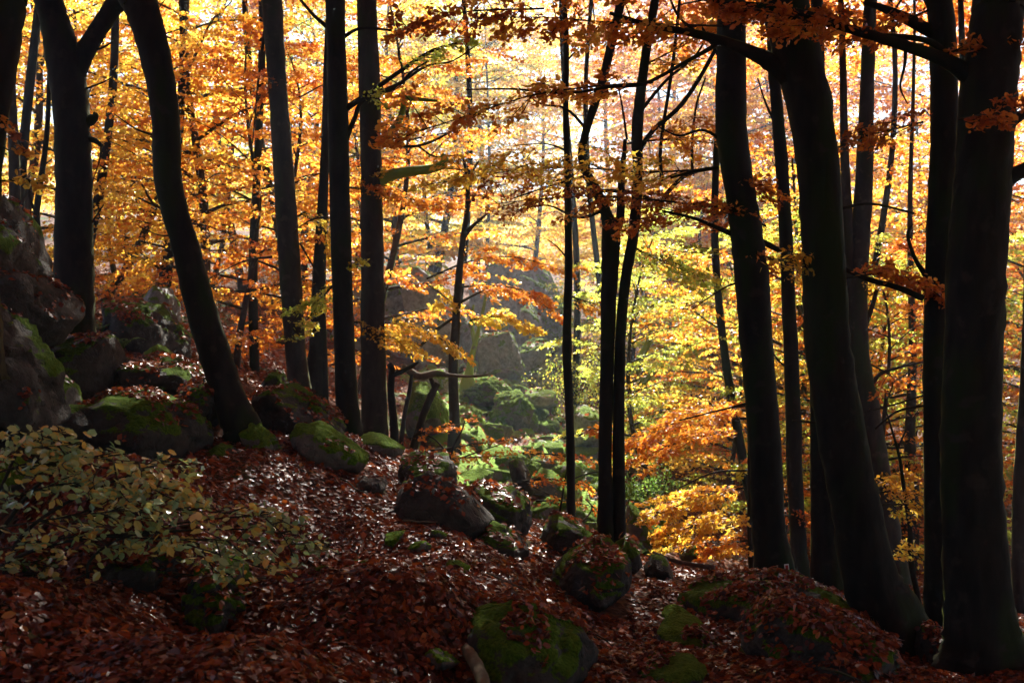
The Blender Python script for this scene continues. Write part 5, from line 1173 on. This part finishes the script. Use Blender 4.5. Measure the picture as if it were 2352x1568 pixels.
# ------------------------------------------------------------------ the carpet of fallen leaves
def litter():
    V = []; T = []; n = 0
    kind = []
    for v, q, kd in SURF:
        V.append(v); T.extend((q + n).tolist()); n += len(v); kind.append(np.full(len(q), kd))
    kind = np.concatenate(kind)
    bv = BVHTree.FromPolygons(np.concatenate(V).tolist(), T)
    rng = np.random.default_rng(9)
    def drop(xs, ys, jit, minz=.45):
        pp, nn = [], []
        dn = Vector((0, 0, -1))
        for x, y in zip(xs, ys):
            h = bv.ray_cast(Vector((x, y, 12)), dn)
            if h[0] is None: continue
            nz = h[1]
            kd = kind[h[2]]
            if nz.z < (.45, .72, .8, .55)[kd] and rng.random() > (.1, .05, .03, .06)[kd]: continue
            if kd and mnoise.noise(Vector((x * 1.7, y * 1.7, 8.1))) < (0, -.05, .22, -.35)[kd]: continue
            if y > 18 and -5 < x < 4.5 and rng.random() < .6: continue
            pp.append(h[0][:]); nn.append(nz[:])
        return np.array(pp), np.array(nn)
    def piece(dlo, dhi, n, size, shape, half, lift):
        d = np.sqrt(rng.uniform(dlo ** 2, dhi ** 2, n)); x = rng.uniform(-half, half, n) * d
        p, nr = drop(x, d, 0)
        keep = np.array([mnoise.noise(Vector((a[0] * .9, a[1] * .9, 3.3))) > -.62 for a in p]); p, nr = p[keep], nr[keep]
        m = len(p)
        ax = rng.normal(0, 1, (m, 3)); ax -= nr * (ax * nr).sum(-1, keepdims=True) * .8
        nr2 = nr + rng.normal(0, 1, (m, 3)) * rng.uniform(.1, .7, (m, 1))
        p = p + nr * rng.uniform(.004, lift, (m, 1))
        return leaf_mesh(rng, p, ax, nr2, size * np.clip(rng.lognormal(-.12, .33, m), .4, 1.7), np.clip(rng.random(m) * .8 + .2 * rng.random(m) ** 4, 0, 1), shape, .66)
    parts = [piece(4.8, 11.5, 90000, .064, 'hex', .54, .05), piece(11.5, 19, 90000, .074, 'quad', .54, .05), piece(19, 42, 80000, .13, 'quad', .52, .06)]
    Vs, Qs, Rs, k = [], [], [], 0
    for v, q, r in parts:
        Vs.append(v); Qs.append(q + k); Rs.append(r); k += len(v)
    o = link('fallen_leaves', mesh_np('fallen_leaves', np.concatenate(Vs), np.concatenate(Qs), LITTER, {'rnd': np.concatenate(Rs)}, smooth=False))
    o.data.materials.append(LITTER_FAR)
    nf = sum(len(q) for v, q, r in parts[:2])
    mi = np.zeros(len(o.data.polygons), dtype=np.int32); mi[nf:] = 1
    o.data.polygons.foreach_set('material_index', mi)
    tag(o, 'carpet of red brown fallen beech leaves over the forest floor and rocks', 'leaf litter', kind='stuff')
litter()

# far wood on the hills: one mass of small crowns fading into the haze
def far_wood():
    rng = np.random.default_rng(21)
    n = 260
    d = rng.uniform(68, 190, n); x = rng.uniform(-.62, .62, n) * d
    z = gz(x, d)
    P_, S_, R_ = [], [], []
    for i in range(n):
        h = rng.uniform(5, 9); r = rng.uniform(2, 3.6); m = 420
        q = norm(rng.normal(0, 1, (m, 3))) * (rng.random((m, 1)) ** .5) * np.array([r, r, h * .5])
        P_.append(q + np.array([x[i], d[i], z[i] + h * .55])); S_.append(np.full(m, .42)); R_.append(np.clip(rng.random() * .6 + rng.random(m) * .4, 0, 1))
    P_ = np.concatenate(P_); m = len(P_)
    V, Q, r = leaf_mesh(rng, P_, rng.normal(0, 1, (m, 3)), rng.normal(0, .7, (m, 3)) + np.array([0, 0, .6]), np.concatenate(S_) * rng.uniform(.6, 1.2, m), np.concatenate(R_))
    o = link('far_wood', mesh_np('far_wood', V, Q, LEAF['gold'], {'rnd': r}, smooth=False))
    tag(o, 'hazy autumn wood on the far hillside beyond the hollow', 'woodland', kind='stuff')
far_wood()


# ------------------------------------------------------------------ air
def haze(density, aniso=.6):
    m, nt, out = new_mat('pale_haze')
    v = nt.nodes.new('ShaderNodeVolumePrincipled')
    v.inputs['Color'].default_value = (.68, .84, 1, 1)
    v.inputs['Density'].default_value = density
    v.inputs['Anisotropy'].default_value = aniso
    nt.links.new(v.outputs[0], out.inputs['Volume'])
    zmin = float(GV[:, 2].min()) - 1; zmax = 48
    x0, x1, y0, y1 = -195, 195, -36, 268
    bm = bmesh.new(); bmesh.ops.create_cube(bm, size=1)
    for q in bm.verts: q.co = Vector(((x0 + x1) / 2 + q.co.x * (x1 - x0), (y0 + y1) / 2 + q.co.y * (y1 - y0), (zmin + zmax) / 2 + q.co.z * (zmax - zmin)))
    me = bpy.data.meshes.new('haze'); bm.to_mesh(me); bm.free(); me.materials.append(m)
    tag(link('haze', me), kind='stuff')
HAZE_DENSITY = 0.0014
if HAZE_DENSITY: haze(HAZE_DENSITY)
